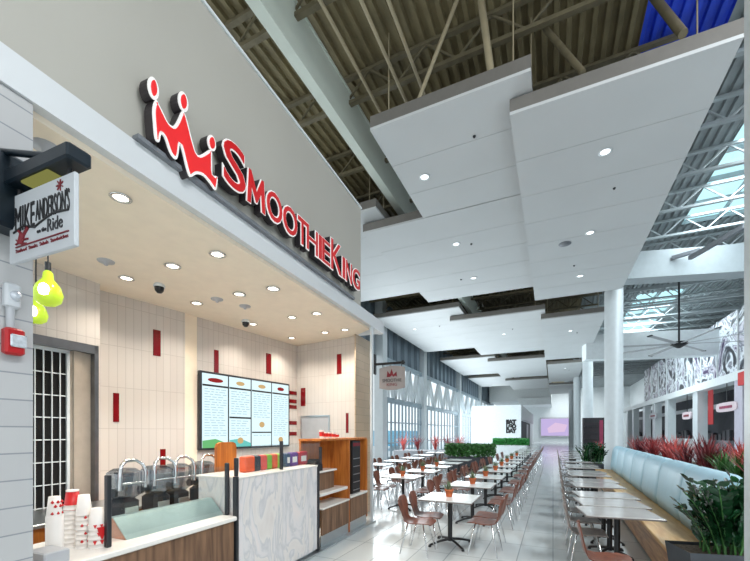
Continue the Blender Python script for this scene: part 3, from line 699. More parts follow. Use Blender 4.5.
# ------------------------------------------------------------------ lit menu board
mo = thing('menu_board', 'lit four panel menu board on the tiled back wall', 'menu board', (W4.x, W4.y, 0), ang(W4, W5))
za = wp(240, 379, W4, W5)[1]; zb = wp(240, 446.5, W4, W5)[1]; Hm = za - zb
ua = wp(198.5, 400, W4, W5)[0]; ub = wp(286.5, 400, W4, W5)[0]
MB().rbox(ua - 0.03, ub + 0.03, -0.07, -0.002, zb - 0.04, za + 0.04, 0.01).build('frame', 'charcoal', mo)
random.seed(3)
edges = [(199.5, 225), (226.6, 247.8), (249.2, 268.4), (269.6, 285.8)]
for i, (x0, x1) in enumerate(edges):
    q0, q1 = wp(x0, 400, W4, W5)[0], wp(x1, 400, W4, W5)[0]
    so = MB().box(q0, q1, -0.08, -0.06, zb, za).build('screen', 'screen', mo)
    V = lambda v: zb + Hm * v
    b = MB(); ln = MB()
    b.box(q0, q1, -0.084, -0.08, V(0.83), V(0.855))
    b.build('heading_bar', 'black', so)
    if i == 1: MB().box(q0, q1, -0.084, -0.08, V(0.41), V(0.435)).build('divider_bar', 'black', so)
    if i == 2: MB().box(q0, q1, -0.084, -0.08, V(0.2), V(0.22)).build('divider_bar', 'black', so)
    v = 0.79
    while v > 0.14:
        if not (i == 1 and 0.37 < v < 0.46) and not (i == 2 and 0.17 < v < 0.42):
            x = q0 + 0.04
            while x < q1 - 0.1:
                L = random.uniform(0.05, 0.14); ln.box(x, min(x + L, q1 - 0.03), -0.083, -0.08, V(v), V(v) + 0.014); x += L + 0.03
        v -= 0.035
    ln.build('listing_lines', 'screen_line', so)
    mid = (q0 + q1) / 2
    c = MB(); c.prism([(q0 + (q1 - q0) * 0.5 + (0.16 if i == 0 else 0.1) * math.cos(a * PI / 8), V(0.92) + 0.04 * math.sin(a * PI / 8)) for a in range(16)], -0.084, -0.08)
    c.build('header_picture', 'screen_red' if i in (0, 3) else 'screen_tan', so)
    if i < 2:
        c = MB(); c.prism([(q0, V(0.0)), (q1, V(0.0)), (q1, V(0.05)), (mid, V(0.12)), (q0, V(0.1))], -0.084, -0.08); c.build('landscape_strip', 'screen_green' if i == 0 else 'screen_teal', so)
    if i >= 1:
        c = MB(); c.prism([(mid + 0.07 * math.cos(a * PI / 6), V(0.33 if i == 2 else 0.09) + 0.06 * math.sin(a * PI / 6)) for a in range(12)], -0.086, -0.08); c.build('picture_spot', 'screen_tan', so)
# serving hatch in the end wall
u0, z0 = wp(302, 440, W5, W6); u1, z1 = wp(329, 415, W5, W6)
hb = MB(); hb.box(u0, u1, -0.02, 0.0, z1 - 0.03, z1); hb.box(u0 - 0.03, u0, -0.02, 0, z0, z1); hb.box(u1, u1 + 0.03, -0.02, 0, z0, z1)
ho = hb.build('serving_hatch', 'steel', None, (W5.x, W5.y, 0), ang(W5, W6)); tag(ho, 'pale shuttered serving hatch in the tiled end wall', 'hatch')
MB().box(u0, u1, -0.008, -0.001, z0, z1 - 0.03).build('shutter', 'grey_plastic', ho)

# ------------------------------------------------------------------ counters
CZ = 0.87
fc = thing('service_counter', 'low service counter with white top and brown wood front', 'counter', O, TH)
tR = -3.69
MB().rbox(-5.43, tR, -0.03, 0.75, CZ - 0.045, CZ, 0.008).build('worktop', 'stone', fc)
MB().box(-5.43, tR - 0.02, 0.0, 0.7, 0.1, CZ - 0.045).build('front_panel', 'wood_dark', fc)
MB().box(-5.43, tR - 0.02, 0.05, 0.7, 0, 0.1).build('plinth', 'steel', fc)
bc = thing('back_counter', 'back counter with steel top and orange wood below the blenders', 'counter', S(-3.0, 1.35, 0), TH)
MB().rbox(-1.9, 1.6, -0.05, 0.75, 0.86, 0.9, 0.006).build('worktop', 'steel', bc)
MB().box(-1.88, 1.58, 0, 0.75, 0, 0.86).build('cabinet_front', 'wood_orange', bc)
# orange wood screen between the two counters
ta, z1 = st(217, 442.5, 0.66); tb, _ = st(236.5, 442.5, 0.66)
b = MB(); r = 0.06
b.prism([(ta, 0.0), (tb, 0.0), (tb, z1 - r), (tb - r * 0.3, z1 - r * 0.3), (tb - r, z1), (ta + r, z1), (ta + r * 0.3, z1 - r * 0.3), (ta, z1 - r)], 0.66, 0.70)
tag(b.build('wood_screen', 'wood_orange', None, O, TH), 'round cornered orange wood screen left of the marble counter', 'screen panel')
# sneeze guard on the low counter: posts, glass
sgd = thing('sneeze_guard', 'clear sneeze guard on two steel posts over the low counter', 'sneeze guard', O, TH)
tA, _ = st(108, 540, 0.12); tB, _ = st(227, 513, 0.12); zA_ = st(108, 475, 0.12)[1]
for t in (tA, tB): MB().rbox(t - 0.018, t + 0.018, 0.1, 0.14, CZ, zA_, 0.005).build('post', 'charcoal', sgd)
MB().box(tA + 0.02, tB - 0.02, 0.115, 0.122, CZ + 0.06, zA_ - 0.03).build('pane', 'guard_glass', sgd)
# sloped steel guard in front of the blenders
ta, _ = st(124.5, 536, 0.2); tb, _ = st(221.5, 515, 0.2)
z2 = st(124, 515, 0.36)[1]
b = MB(); b.add([(ta, 0.17, CZ), (tb, 0.17, CZ), (tb, 0.34, z2), (ta, 0.34, z2), (ta, 0.62, CZ), (tb, 0.62, CZ), (ta, 0.40, z2), (tb, 0.40, z2)], [(0, 1, 2, 3), (3, 2, 7, 6), (6, 7, 5, 4), (0, 3, 6, 4), (1, 5, 7, 2), (0, 4, 5, 1)])
dw = b.build('drink_rail', 'steel_teal', None, O, TH); MB().add([(ta - 0.004, 0.18, CZ), (ta - 0.004, 0.61, CZ), (ta - 0.004, 0.40, z2 - 0.005), (ta - 0.004, 0.345, z2 - 0.005), (ta, 0.18, CZ), (ta, 0.61, CZ), (ta, 0.40, z2 - 0.005), (ta, 0.345, z2 - 0.005)], [(0, 1, 2, 3), (7, 6, 5, 4), (0, 4, 5, 1), (1, 5, 6, 2), (2, 6, 7, 3), (3, 7, 4, 0)]).build('end_plate', 'copper', dw)
tag(dw, 'long sloped steel splash guard below the blenders', 'splash guard')
# four blenders with chrome arches
def blender(loc, lb, k=1.0):
    o = thing('blender', lb, 'blender', loc, TH, 'blenders behind the splash guard')
    MB().rbox(-0.10, 0.10, -0.11, 0.13, 0, 0.2, 0.03).build('motor_base', 'charcoal', o)
    MB().rbox(-0.07, 0.07, -0.118, -0.108, 0.05, 0.12, 0.004).build('control_panel', 'steel', o)
    MB().lathe([(0.055, 0.2), (0.06, 0.24), (0.085, 0.44), (0.088, 0.46)], 4, Matrix.Rotation(PI / 4, 4, 'Z'), smooth=False).build('jar', 'smoke', o)
    b = MB(); b.rbox(-0.125, 0.125, -0.13, 0.13, 0.2, 0.5, 0.04); b.build('sound_cover', 'smoke', o)
    MB().tube([(0.127, -0.05, 0.27), (0.150, -0.05, 0.27)], 0.045, 12).build('hinge_disc', 'charcoal', o)
    MB().tube([(-0.127, -0.05, 0.27), (-0.150, -0.05, 0.27)], 0.045, 12).build('hinge_disc', 'charcoal', o)
    MB().tube([(-0.13, -0.13, 0.30), (-0.13, -0.14, 0.46), (-0.11, -0.12, 0.54), (-0.05, -0.1, 0.585), (0.05, -0.1, 0.585), (0.11, -0.12, 0.54), (0.13, -0.14, 0.46), (0.13, -0.13, 0.30)], 0.018, 6).build('arch_handle', 'chrome', o)
    MB().tube([(-0.13, -0.138, 0.36), (0.13, -0.138, 0.36)], 0.012, 6).build('cover_rail', 'chrome', o)
    return o
bl_lab = ['blender nearest the cup stacks, with a chrome arch', 'second blender from the left, with a chrome arch', 'third blender from the left, with a chrome arch', 'blender next to the orange wood screen, with a chrome arch']
for (x, y), lb in zip(((131, 461), (163, 460), (183, 459), (208, 457)), bl_lab):
    t, z = st(x, y, 0.85)
    blender(S(t, 0.95, max(0.88, z - 0.585)), lb)
tr = MB().rbox(-4.7, -3.35, 0.76, 1.14, 0.8, 0.875, 0.01).build('ice_bin', 'steel', None, O, TH); tag(tr, 'steel well unit that carries the blenders', 'steel unit')
MB().box(-4.68, -3.37, 0.78, 1.12, 0, 0.8).build('body', 'wood_orange', tr)
# cup stacks on the low counter
def cup_stack(x, y, d, kind, lb, hs_, rr=0.046):
    t, _ = st(x, y, d); o = thing('cup_stack', lb, 'cup stack', S(t, d, CZ), TH, 'cup stacks on the counter')
    zt = hs_
    if kind == 0: MB().lathe([(rr * 1.08, 0), (rr * 1.12, 0.05), (rr * 1.12, zt - 0.14), (rr * 0.95, zt - 0.13)], 18).build('sleeve', 'foam_cup', o)
    else:
        pr = []; z = 0.0
        while z < zt - 0.13: pr += [(rr * 1.05, z), (rr * 0.97, z + 0.03), (rr * 1.08, z + 0.031)]; z += 0.036
        MB().lathe(pr, 18).build('nested_cups', 'foam_cup', o)
    z0 = zt - 0.14
    tc = MB().lathe([(rr * 1.03, z0), (rr * 0.98, z0 + 0.03), (rr * 0.74, zt), (rr * 0.7, zt)], 18).build('top_cup', 'cup_red' if kind == 1 else 'foam_cup', o)
    b = MB()
    if kind != 1:
        zs = [z0 + 0.02, z0 + 0.07, z0 + 0.1] if kind == 0 else [0.05 + 0.06 * i for i in range(int((zt - 0.12) / 0.06))]
        for i, zz in enumerate(zs):
            for kk in range(3):
                a = -PI / 2 + (kk - 1) * 0.75 + (i % 2) * 0.4; r = rr * (1.07 if zz < z0 - 0.01 else 0.93)
                mx = Matrix.Translation((r * math.cos(a), r * math.sin(a), zz)) @ Matrix.Rotation(a + PI / 2, 4, 'Z')
                if kind == 3: b.prism([(-0.012, 0.01), (0, -0.02), (0.012, 0.01)], -0.006, 0.012, mx)
                else: b.lathe([(0.001, -0.008), (0.012, 0), (0.001, 0.016)], 6, mx)
        if kind == 3: b.prism([(-0.032, 0.16), (0.032, 0.16), (0.005, 0.07), (-0.005, 0.07)], -rr * 1.16, -rr * 0.6)
        b.build('red_print', 'cup_red', o)
    else:
        MB().lathe([(rr * 0.75, zt), (rr * 0.78, zt + 0.012), (rr * 0.6, zt + 0.014)], 18).build('lid', 'foam_cup', o)
cup_stack(54.5, 540, 0.28, 0, 'tallest white wrapped cup stack with red dots, beside the pier', 0.42)
cup_stack(72.5, 538, 0.42, 1, 'white cup stack with solid red cup on top', 0.42, 0.055)
cup_stack(84, 540, 0.3, 2, 'white cup stack printed with red dots, third from the pier', 0.40, 0.05)
cup_stack(97, 541, 0.2, 3, 'shortest cup stack with a red wedge, beside the guard post', 0.30, 0.055)
t, z = st(40, 545, 0.25)
bx = MB().rbox(-0.08, 0.07, -0.1, 0.1, 0, 0.09, 0.008).build('napkin_box', 'grey_plastic', None, S(t, 0.14, CZ), TH); tag(bx, 'low grey box at the counter end by the pier', 'box')
# marble front counter
mc = thing('marble_counter', 'tall streaked white marble counter with dark edge posts', 'counter', O, TH)
MB().box(-3.655, -2.045, 0.0, 0.55, 0.06, 1.25).build('marble_panel', 'marble', mc)
MB().rbox(-3.655, -2.045, -0.015, 0.6, 1.25, 1.272, 0.005).build('top', 'stone', mc)
for t in (-3.675, -2.025): MB().box(t - 0.017, t + 0.017, -0.02, 0.03, 0, 1.28).build('edge_post', 'charcoal', mc)
MB().box(-3.64, -2.05, 0.03, 0.5, 0, 0.06).build('plinth', 'steel', mc)
gd = thing('sneeze_guard', 'glass guard on dark posts above the marble counter', 'sneeze guard', O, TH)
for x, zz in ((237, 458), (282, 441), (321, 447)):
    t, z = st(x, zz, 0.06); MB().rbox(t - 0.016, t + 0.016, 0.05, 0.09, 1.272, z, 0.004).build('post', 'charcoal', gd)
MB().box(st(238, 450, 0.06)[0] + 0.02, st(321, 450, 0.06)[0] - 0.02, 0.066, 0.072, 1.3, 1.6).build('pane', 'guard_glass', gd)
PX = [(242, 252, 'orange', 'bright orange packet at the left end of the row'), (252.5, 258, 'black', 'black packet between two orange packets'), (258.5, 264.5, 'coral', 'coral red packet right of the black one'), (265, 269.5, 'green', 'green packet between coral and orange ones'), (270, 275, 'orange', 'orange packet between two green ones'), (275.5, 280, 'lime', 'lime packet beside the middle guard post'),
      (283.5, 287.5, 'navy', 'navy packet right of the middle guard post'), (288, 295.5, 'purple', 'purple packet left of the crimson one'), (296.5, 305, 'crimson', 'crimson packet at the right end of the row')]
for x0, x1, c, lb in PX:
    t0_, _ = st(x0, 460, 0.28); t1_, _ = st(x1, 460, 0.28); hw = (t1_ - t0_) / 2
    o = MB().rbox(-hw, hw, -0.05, 0.05, 0, 0.19, 0.012).build('juice_packet', PK[c], None, S((t0_ + t1_) / 2, 0.28, 1.272), TH)
    tag(o, lb, 'packet', 'coloured packets on the marble counter')
    MB().rbox(-hw * 0.6, hw * 0.6, -0.054, -0.049, 0.05, 0.13, 0.003).build('front_label', 'foam_cup' if c in ('navy', 'purple', 'crimson') else PK[c], o)
# wooden pick-up station at the right
ps = thing('pickup_station', 'orange wood pick-up station with white shelves beside the marble counter', 'shelf unit', O, TH)
T0, T1, T2 = st(322.5, 500)[0], st(350.5, 500)[0], st(368, 500)[0]
Zt = 1.615
b = MB(); b.box(T0, T1, 0.38, 0.41, 0.15, Zt); b.build('back_panel', 'wood_orange', ps)
MB().box(T1 - 0.02, T1 + 0.02, 0.02, 0.41, 0.0, Zt).build('divider', 'wood_orange', ps)
MB().box(T2 - 0.02, T2 + 0.02, 0.02, 0.41, 0.15, Zt).build('side_panel', 'wood_orange', ps)
MB().box(T0, T2 + 0.02, 0.03, 0.42, Zt, Zt + 0.03).build('top', 'wood_orange', ps)
zs = [st(322.5, 471, 0.14)[1], st(323, 493, 0.05)[1], st(324, 507.5, 0.02)[1]]
MB().rbox(T0 + 0.01, T1 - 0.22, 0.14, 0.38, zs[0] - 0.03, zs[0], 0.006).build('shelf', 'stone', ps)
MB().rbox(T0 + 0.01, T1 - 0.02, 0.04, 0.38, zs[1] - 0.05, zs[1], 0.006).build('shelf', 'stone', ps)
MB().rbox(T0 + 0.01, T1 - 0.02, 0.0, 0.38, zs[2] - 0.03, zs[2], 0.006).build('shelf', 'stone', ps)
MB().box(T0 + 0.02, T1 - 0.22, 0.2, 0.22, zs[1], zs[0] - 0.03).build('riser', 'wood_dark', ps)
MB().box(T0 + 0.01, T1 - 0.03, 0.012, 0.04, 0.2, zs[2] - 0.03).build('lower_panel', 'wood_dark', ps)
MB().box(T0 + 0.01, T1 - 0.02, 0.03, 0.05, 0.02, 0.2).build('kick_plate', 'steel', ps)
z4 = st(356, 494, 0.02)[1]
MB().rbox(T1 + 0.02, T2 - 0.02, 0.0, 0.38, z4 - 0.04, z4, 0.006).build('shelf', 'stone', ps)
MB().box(T1 + 0.02, T2 - 0.02, 0.012, 0.04, 0.2, z4 - 0.04).build('lower_panel', 'wood_dark', ps)
MB().box(T1 + 0.02, T2 - 0.02, 0.03, 0.05, 0.02, 0.2).build('kick_plate', 'steel', ps)
fr = thing('drinks_cooler', 'narrow black drinks cooler on the right bay of the pick-up station', 'cooler', S((T1 + T2) / 2, 0.22, z4), TH)
MB().rbox(-0.17, 0.16, -0.16, 0.15, 0, Zt - z4 - 0.02, 0.01).build('cabinet', 'black', fr)
b = MB()
for k in range(5): b.box(-0.14, 0.13, -0.166, -0.16, 0.06 + k * 0.14, 0.075 + k * 0.14)
b.build('shelf_strips', 'steel', fr)
MB().box(-0.15, 0.14, -0.166, -0.16, Zt - z4 - 0.12, Zt - z4 - 0.06).build('header_strip', 'maroon', fr)
t, z = st(326, 462, 0.4)
nd = thing('napkin_dispenser', 'round black dispenser on the top white shelf', 'dispenser', S(T0 + 0.2, 0.27, zs[0]), TH)
MB().prism([(-0.13, 0), (0.13, 0), (0.125, 0.09), (0.08, 0.16), (0, 0.19), (-0.08, 0.16), (-0.125, 0.09)], -0.08, 0.08).build('body', 'black', nd)
MB().prism([(-0.08, 0.02), (0.08, 0.02), (0.07, 0.09), (0, 0.13), (-0.07, 0.09)], -0.088, -0.08).build('face_plate', 'charcoal', nd)
for i, x in enumerate((321.5, 325.5, 329.5, 333.5, 337)):
    t, z = st(x, 440, 0.2); o = thing('paper_cup', ('first', 'second', 'third', 'fourth', 'fifth')[i] + ' red and white paper cup from the left on top of the pick-up station', 'paper cup', S(max(t, T0 + 0.05), 0.2, Zt + 0.03), TH, 'cups on the pick-up station')
    k = (1.25, 1, 0.95, 0.85, 0.7)[i]
    MB().lathe([(0.028, 0), (0.038, 0.11 * k)], 12).build('cup', 'foam_cup', o); MB().lathe([(0.034, 0.03 * k), (0.0385, 0.085 * k)], 12, cap0=False, cap1=False).build('red_band', 'cup_red', o)

# ------------------------------------------------------------------ chairs and tables
def make_chair(name, m, lb):
    o = thing(name, lb, 'chair')
    prof = [(0.235, 0.435, .15), (0.21, .452, .185), (0.12, .458, .205), (0.0, .448, .205), (-.1, .447, .18), (-.165, .463, .145), (-.2, .51, .115), (-.217, .57, .125), (-.23, .64, .165), (-.245, .71, .185), (-.258, .77, .16), (-.265, .805, .09)]
    rings = []
    for off in (0, 1):
        for x, z, w_ in prof:
            nx = 0.012 if z > 0.5 else 0.0; nz = 0.0 if z > 0.5 else -0.012
            c = 0.02 if z > 0.5 else -0.008
            rings.append([(x - nx * off + (c * (abs(v) ** 2) if z > 0.5 else 0), v * w_, z + nz * off - (c * v * v if z <= .5 else 0)) for v in (-1, -.6, -.2, .2, .6, 1)])
    n = len(prof)
    b = MB(); b.loft(rings[:n], smooth=True, closed=False); b.loft([r[::-1] for r in rings[n:]], smooth=True, closed=False)
    for e in (0, 5): b.loft([[rings[k][e], rings[n + k][e]] for k in range(n)], smooth=False, closed=False)
    for k in (0, n - 1): b.loft([rings[k], rings[n + k]], smooth=False, closed=False)
    b.build('seat_shell', m, o)
    for sx in (1, -1):
        for sy in (1, -1): MB().tube([(sx * 0.09, sy * 0.05, .438), (sx * 0.115, sy * 0.12, .425), (sx * 0.205, sy * 0.2, 0.0)], 0.0095, 6).build('leg', 'chrome', o)
    return o
brown0 = make_chair('bentwood_chair', 'brown_chair', 'x'); grey0 = make_chair('bentwood_chair', 'sheen_chair', 'x')
used = set()
def put_chair(proto, x, y, rz, lb, grp):
    j = random.uniform(-0.06, 0.06)
    if proto.name not in used:
        used.add(proto.name); o = proto; o.location = (x, y, 0); o.rotation_euler = (0, 0, rz + j); o['label'] = lb
    else: o = copy_tree(proto, (x, y, 0), rz + j, lb)
    o['group'] = grp
def make_table(m, hx, hy, lb, grp, h=0.74):
    o = thing('cafe_table', lb, 'table', group=grp)
    MB().rbox(-hx, hx, -hy, hy, h - 0.028, h, 0.006).build('tabletop', m, o)
    MB().box(-hx - 0.003, hx + 0.003, -hy - 0.003, hy + 0.003, h - 0.027, h - 0.012).build('edge_band', 'table_edge', o)
    MB().lathe([(0.04, 0.06), (0.035, 0.08), (0.035, h - 0.03)], 12).build('pole', 'black', o)
    b = MB()
    for k in range(4):
        a = PI / 4 + k * PI / 2; c, s_ = math.cos(a), math.sin(a); L = min(hx, hy) * 0.95
        b.tube([(c * 0.03, s_ * 0.03, 0.09), (c * L * 0.5, s_ * L * 0.5, 0.07), (c * L, s_ * L, 0.03)], 0.022, 6, r2=0.016)
        b.lathe([(0.025, 0), (0.02, 0.03)], 8, Matrix.Translation((c * L, s_ * L, 0)))
    b.build('cross_base', 'black', o)
    return o
def pot_plant(x, y, z, lb, seed, k=1.0):
    random.seed(seed)
    o = thing('potted_plant', lb, 'potted plant', (x, y, z), 0, 'plants on the tables')
    MB().lathe([(0.052 * k, 0), (0.068 * k, 0.1 * k), (0.078 * k, 0.102 * k), (0.08 * k, 0.13 * k), (0.07 * k, 0.13 * k), (0.06 * k, 0.115 * k)], 16, cap1=True).build('pot', 'terracotta', o)
    b = MB()
    for i in range(34): b.blade((random.uniform(-.04, .04), random.uniform(-.04, .04), 0.115 * k), random.uniform(0, 2 * PI), random.uniform(0.1, 0.2) * k, random.uniform(0.1, 0.75), 0.008, 0.5, 3)
    b.build('foliage', 'leaf_grey', o)
white0 = make_table('table_white', 0.40, 0.375, 'x', 'tables of the aisle row')
def put_table(proto, x, y, rz, lb, grp):
    if proto.name not in used:
        used.add(proto.name); proto.location = (x, y, 0); proto.rotation_euler = (0, 0, rz); proto['label'] = lb; proto['group'] = grp
    else: copy_tree(proto, (x, y, 0), rz, lb)['group'] = grp
# aisle row, window-side rows: square white tables with four brown chairs each
ROWS = [('aisle row', [(-1.45, 5.85), (-1.42, 7.5), (-1.4, 8.95), (-1.38, 10.45), (-1.4, 11.95), (-1.4, 13.45), (-1.4, 15.0), (-1.4, 17.2), (-1.4, 18.9), (-1.4, 20.6), (-1.4, 22.4), (-1.4, 24.2), (-1.4, 26.2), (-1.4, 28.4)]),
        ('second row', [(-3.12, 8.18), (-3.1, 9.55), (-3.12, 10.95), (-3.12, 12.4), (-3.12, 13.9)]),
        ('window row', [(-5.0, 10.9), (-5.0, 12.5), (-5.0, 14.2), (-5.2, 16.2), (-5.3, 18.4)])]
for rn, pts in ROWS:
    for i, (x, y) in enumerate(pts):
        nth = ORD[i] + ' table of the ' + rn
        put_table(white0, x, y, 0, 'square white cafe table, ' + ORD[i] + ' of the ' + rn + (' beyond the shop corner' if rn != 'aisle row' else ' from the front'), 'tables of the ' + rn)
        dx = 0.66 if (rn, i) != ('aisle row', 0) else 0.6
        for sx, side in ((-1, 'window side'), (1, 'aisle side')):
            for dy, nf in ((-0.2, 'nearer seat'), (0.26, 'farther seat')):
                if rn == 'aisle row' and i >= 9 and (sx < 0): continue
                cx, cy = x + sx * 0.56, y + dy + (0.0 if sx < 0 else 0.02)
                if sx < 0 and rn == 'aisle row' and i == 0: cx, cy = x - 0.36 + 0.02, y - 0.55 + (0.45 if dy > 0 else 0)
                put_chair(brown0, cx, cy, 0 if sx < 0 else PI, 'brown bentwood chair at the ' + nth + ', ' + side + ', ' + nf, 'chairs of the ' + rn)
        if (rn == 'aisle row' and i < 8) or (rn == 'second row' and i < 3):
            pot_plant(x + (0.0 if i else -0.02), y + 0.02, 0.74, 'grey-green plant in terracotta pot on the ' + nth, i + len(rn), 0.9)
# tables along the pale blue booth, one chair each on the aisle side
grey_t = make_table('table_grey', 0.41, 0.32, 'x', 'tables along the booth', 0.745)
YB = [5.62, 6.35, 7.1, 8.35, 9.1, 10.3, 11.05, 12.4, 13.15, 14.6, 16.6, 18.0, 19.4, 21.0, 22.8]
for i, y in enumerate(YB):
    x = 0.73 + 0.004 * (y - 5.5)
    put_table(grey_t, x, y, math.radians(8), 'glossy grey table along the pale blue booth, ' + ORD[i] + ' from the front', 'tables along the booth')
    put_chair(grey0, x - 0.34, y + 0.03, 0, 'bentwood chair with painted grey sheen facing the ' + ORD[i] + ' booth table', 'chairs along the booth')
put_chair(brown0, 0.5, 4.55, 0.0, 'red-brown bentwood chair at the bottom edge, in front of the first booth table', 'chairs along the booth')

# ------------------------------------------------------------------ booth with pale blue backs
bo = thing('booth_bench', 'long pale blue upholstered booth with honey oak seat', 'booth', (1.12, 5.15, 0), math.radians(-1.15))
L = 10.3
MB().rbox(0.02, 0.62, 0, L, 0.4, 0.45, 0.01).build('seat', 'wood_bench', bo)
MB().box(0.05, 0.09, 0.01, L - 0.01, 0.04, 0.4).build('front_panel', 'bench_front', bo)
MB().box(0.10, 0.60, 0.02, L - 0.02, 0, 0.4).build('base', 'charcoal', bo)
MB().box(0.60, 0.83, 0.32, L - 0.02, 0, 1.0).build('back_frame', 'charcoal', bo)
nb = 7
for i in range(nb):
    y0, y1 = 0.3 + (L - 0.3) * i / nb + 0.006, 0.3 + (L - 0.3) * (i + 1) / nb - 0.006; b = MB(); rg = []
    for k, yy in enumerate((y0, y0 + 0.03, y0 + 0.12, y1 - 0.12, y1 - 0.03, y1)):
        s_ = (0.05, 0.015, 0, 0, 0.015, 0.05)[k]
        rg.append([(0.5 + s_, yy, 0.455), (0.47 + s_, yy, 0.6), (0.52 + s_, yy, 1.05), (0.56 + s_ * .7, yy, 1.2 - s_ * .5), (0.63, yy, 1.27 - s_), (0.74, yy, 1.27 - s_), (0.82 - s_ * .7, yy, 1.2 - s_ * .5), (0.84 - s_, yy, 1.0), (0.84 - s_, yy, 0.455)])
    b.loft(rg, True, True, True); b.build('back_cushion', 'vinyl', bo)
# planter of red cordylines behind the booth
pb = MB(); pb.box(2.24, 3.2, 5.0, 15.3, 0, 1.0); pbo = pb.build('long_planter', 'white'); tag(pbo, 'long white planter behind the pale blue booth', 'planter')
MB().box(2.28, 3.16, 5.04, 15.26, 0.99, 1.02).build('soil', 'soil', pbo)
def cordyline(x, y, z, m, lb, grp, seed, n=46, h=0.6):
    random.seed(seed); b = MB()
    for i in range(n):
        b.blade((random.uniform(-.06, .06), random.uniform(-.06, .06), random.uniform(0, 0.12)), random.uniform(0, 2 * PI), h * random.uniform(0.6, 1.1), random.uniform(0.05, 0.65), 0.012, random.uniform(0.1, 0.9), 4)
    o = thing('cordyline', lb, 'plant', (x, y, z), 0, grp)
    b.build('foliage', m, o)
    MB().tube([(0, 0, -0.02), (0, 0, 0.14)], 0.02, 6).build('stem', 'soil', o)
k = 0
for i in range(15):
    y = 5.3 + i * 0.68
    for x in (2.45, 2.92):
        gm = i in (3, 4) and x < 2.7
        cordyline(x + random.uniform(-.08, .08), y, 1.0, 'leaf_mid' if gm else ('leaf_pink', 'leaf_red', 'leaf_maroon', 'leaf_red', 'leaf_maroon', 'leaf_pink', 'leaf_red')[(i * 3 + k) % 7], ('green spiky plant among the red ones, ' if gm else 'red spiky cordyline behind the booth, ') + ORD[i] + ' from the front, ' + ('booth side' if x < 2.7 else 'shop side'), 'spiky plants behind the booth', 100 + k, 80 if y < 9 else 48, random.uniform(0.5, 0.68) if not gm else 0.4); k += 1

# ------------------------------------------------------------------ big dark plant in the near right corner, leafy planter at the far booth end
pl_ = thing('planter_box', 'charcoal planter box in the lower right corner', 'planter', (1.2, 4.62, 0), math.radians(14))
b = MB(); b.loft([[(s_ * 0.03, s_ * 0.02, z), (0.95, s_ * 0.02, z), (0.95, 0.44, z), (s_ * 0.03, 0.44, z)] for z, s_ in ((0, 3), (0.58, 0))], True, False, False); b.build('box', 'planter', pl_)
MB().box(0.02, 0.93, 0.02, 0.42, 0.53, 0.55).build('soil', 'soil', pl_)
def zz_plant(o, n, seed, hgt, m, rad):
    random.seed(seed); st_ = MB(); b = MB()
    for i in range(n):
        az = random.uniform(0, 2 * PI); ln = random.uniform(0.08, 0.6); L_ = hgt * random.uniform(0.65, 1.1); p = Vector((random.uniform(-rad, rad), random.uniform(-rad, rad), 0)); d = Vector((math.cos(az), math.sin(az), 0)); pts = [p.copy()]; e = ln * 0.5
        for q in range(8):
            p = p + (d * math.sin(e) + Vector((0, 0, math.cos(e)))) * L_ / 8; e += ln * 0.16; pts.append(p.copy())
        st_.tube(pts, 0.011, 5, r2=0.004)
        for q in range(2, 9):
            tn = (pts[q] - pts[q - 1]).normalized(); sd = tn.cross(Vector((d.x, d.y, 0.2))).normalized()
            for s_ in (-1, 1):
                for dz in ((0, 0.5) if q < 8 else (0,)):
                    base = pts[q - 1].lerp(pts[q], 1 - dz); dr = (sd * s_ + tn * 0.7 + Vector((random.uniform(-.3, .3), random.uniform(-.3, .3), random.uniform(-.2, .3)))).normalized()
                    LL = random.uniform(0.085, 0.13); nn = dr.cross(tn).normalized(); wv = dr.cross(nn).normalized() * 0.031
                    b.add([base, base + dr * LL * .35 + wv + nn * .006, base + dr * LL * .72 + wv * .8 + nn * .004, base + dr * LL, base + dr * LL * .72 - wv * .8 + nn * .004, base + dr * LL * .35 - wv + nn * .006, base + dr * LL * .5 - nn * .006], [(0, 1, 6), (1, 2, 6), (2, 3, 6), (3, 4, 6), (4, 5, 6), (5, 0, 6)], True)
    b.build('foliage', m, o); st_.build('stems', 'leaf_mid', o)
zp = thing('leafy_plant', 'large dark green glossy leaved plant in the charcoal planter', 'plant', (1.58, 4.95, 0.55))
zz_plant(zp, 40, 21, 0.7, 'leaf_dark', 0.22)
p2 = thing('planter_box', 'dark planter box at the far end of the booth', 'planter', (1.3, 15.75, 0))
MB().rbox(-0.3, 0.35, 0, 0.7, 0, 0.6, 0.01).build('box', 'planter', p2)
z2p = thing('leafy_plant', 'dark leafy plant at the far end of the booth, before the column', 'plant', (1.3, 16.1, 0.55))
zz_plant(z2p, 40, 5, 0.75, 'leaf_dark', 0.28)
# hedge planters in the middle of the seating
def hedge(x0, x1, y0, y1, zb, zt, m, lb, pm, n, seed, ls=0.05):
    random.seed(seed)
    o = thing('hedge_planter', lb, 'planter', ((x0 + x1) / 2, (y0 + y1) / 2, 0)); hx, hy = (x1 - x0) / 2, (y1 - y0) / 2
    MB().rbox(-hx, hx, -hy, hy, 0, zb, 0.02).build('box', pm, o)
    b = MB()
    for i in range(n):
        c = Vector((random.uniform(-hx - .12, hx + .12), random.uniform(-hy - .08, hy + .08), zb + (zt - zb) * random.random() ** 0.7))
        a = Vector((random.uniform(-1, 1), random.uniform(-1, 1), random.uniform(-.3, 1))).normalized(); s_ = a.orthogonal().normalized() * ls * 0.45; a = a * ls
        b.add([c - a, c + s_, c + a, c - s_], [(0, 1, 2, 3)])
    b.build('foliage', m, o)
hedge(on_Y(449, 440, 16.2).x, on_Y(492, 440, 16.2).x, 15.9, 16.5, 0.72, 1.25, 'leaf_mid', 'dark planter with trimmed green hedge before the window wall', 'planter', 2600, 4, 0.07)
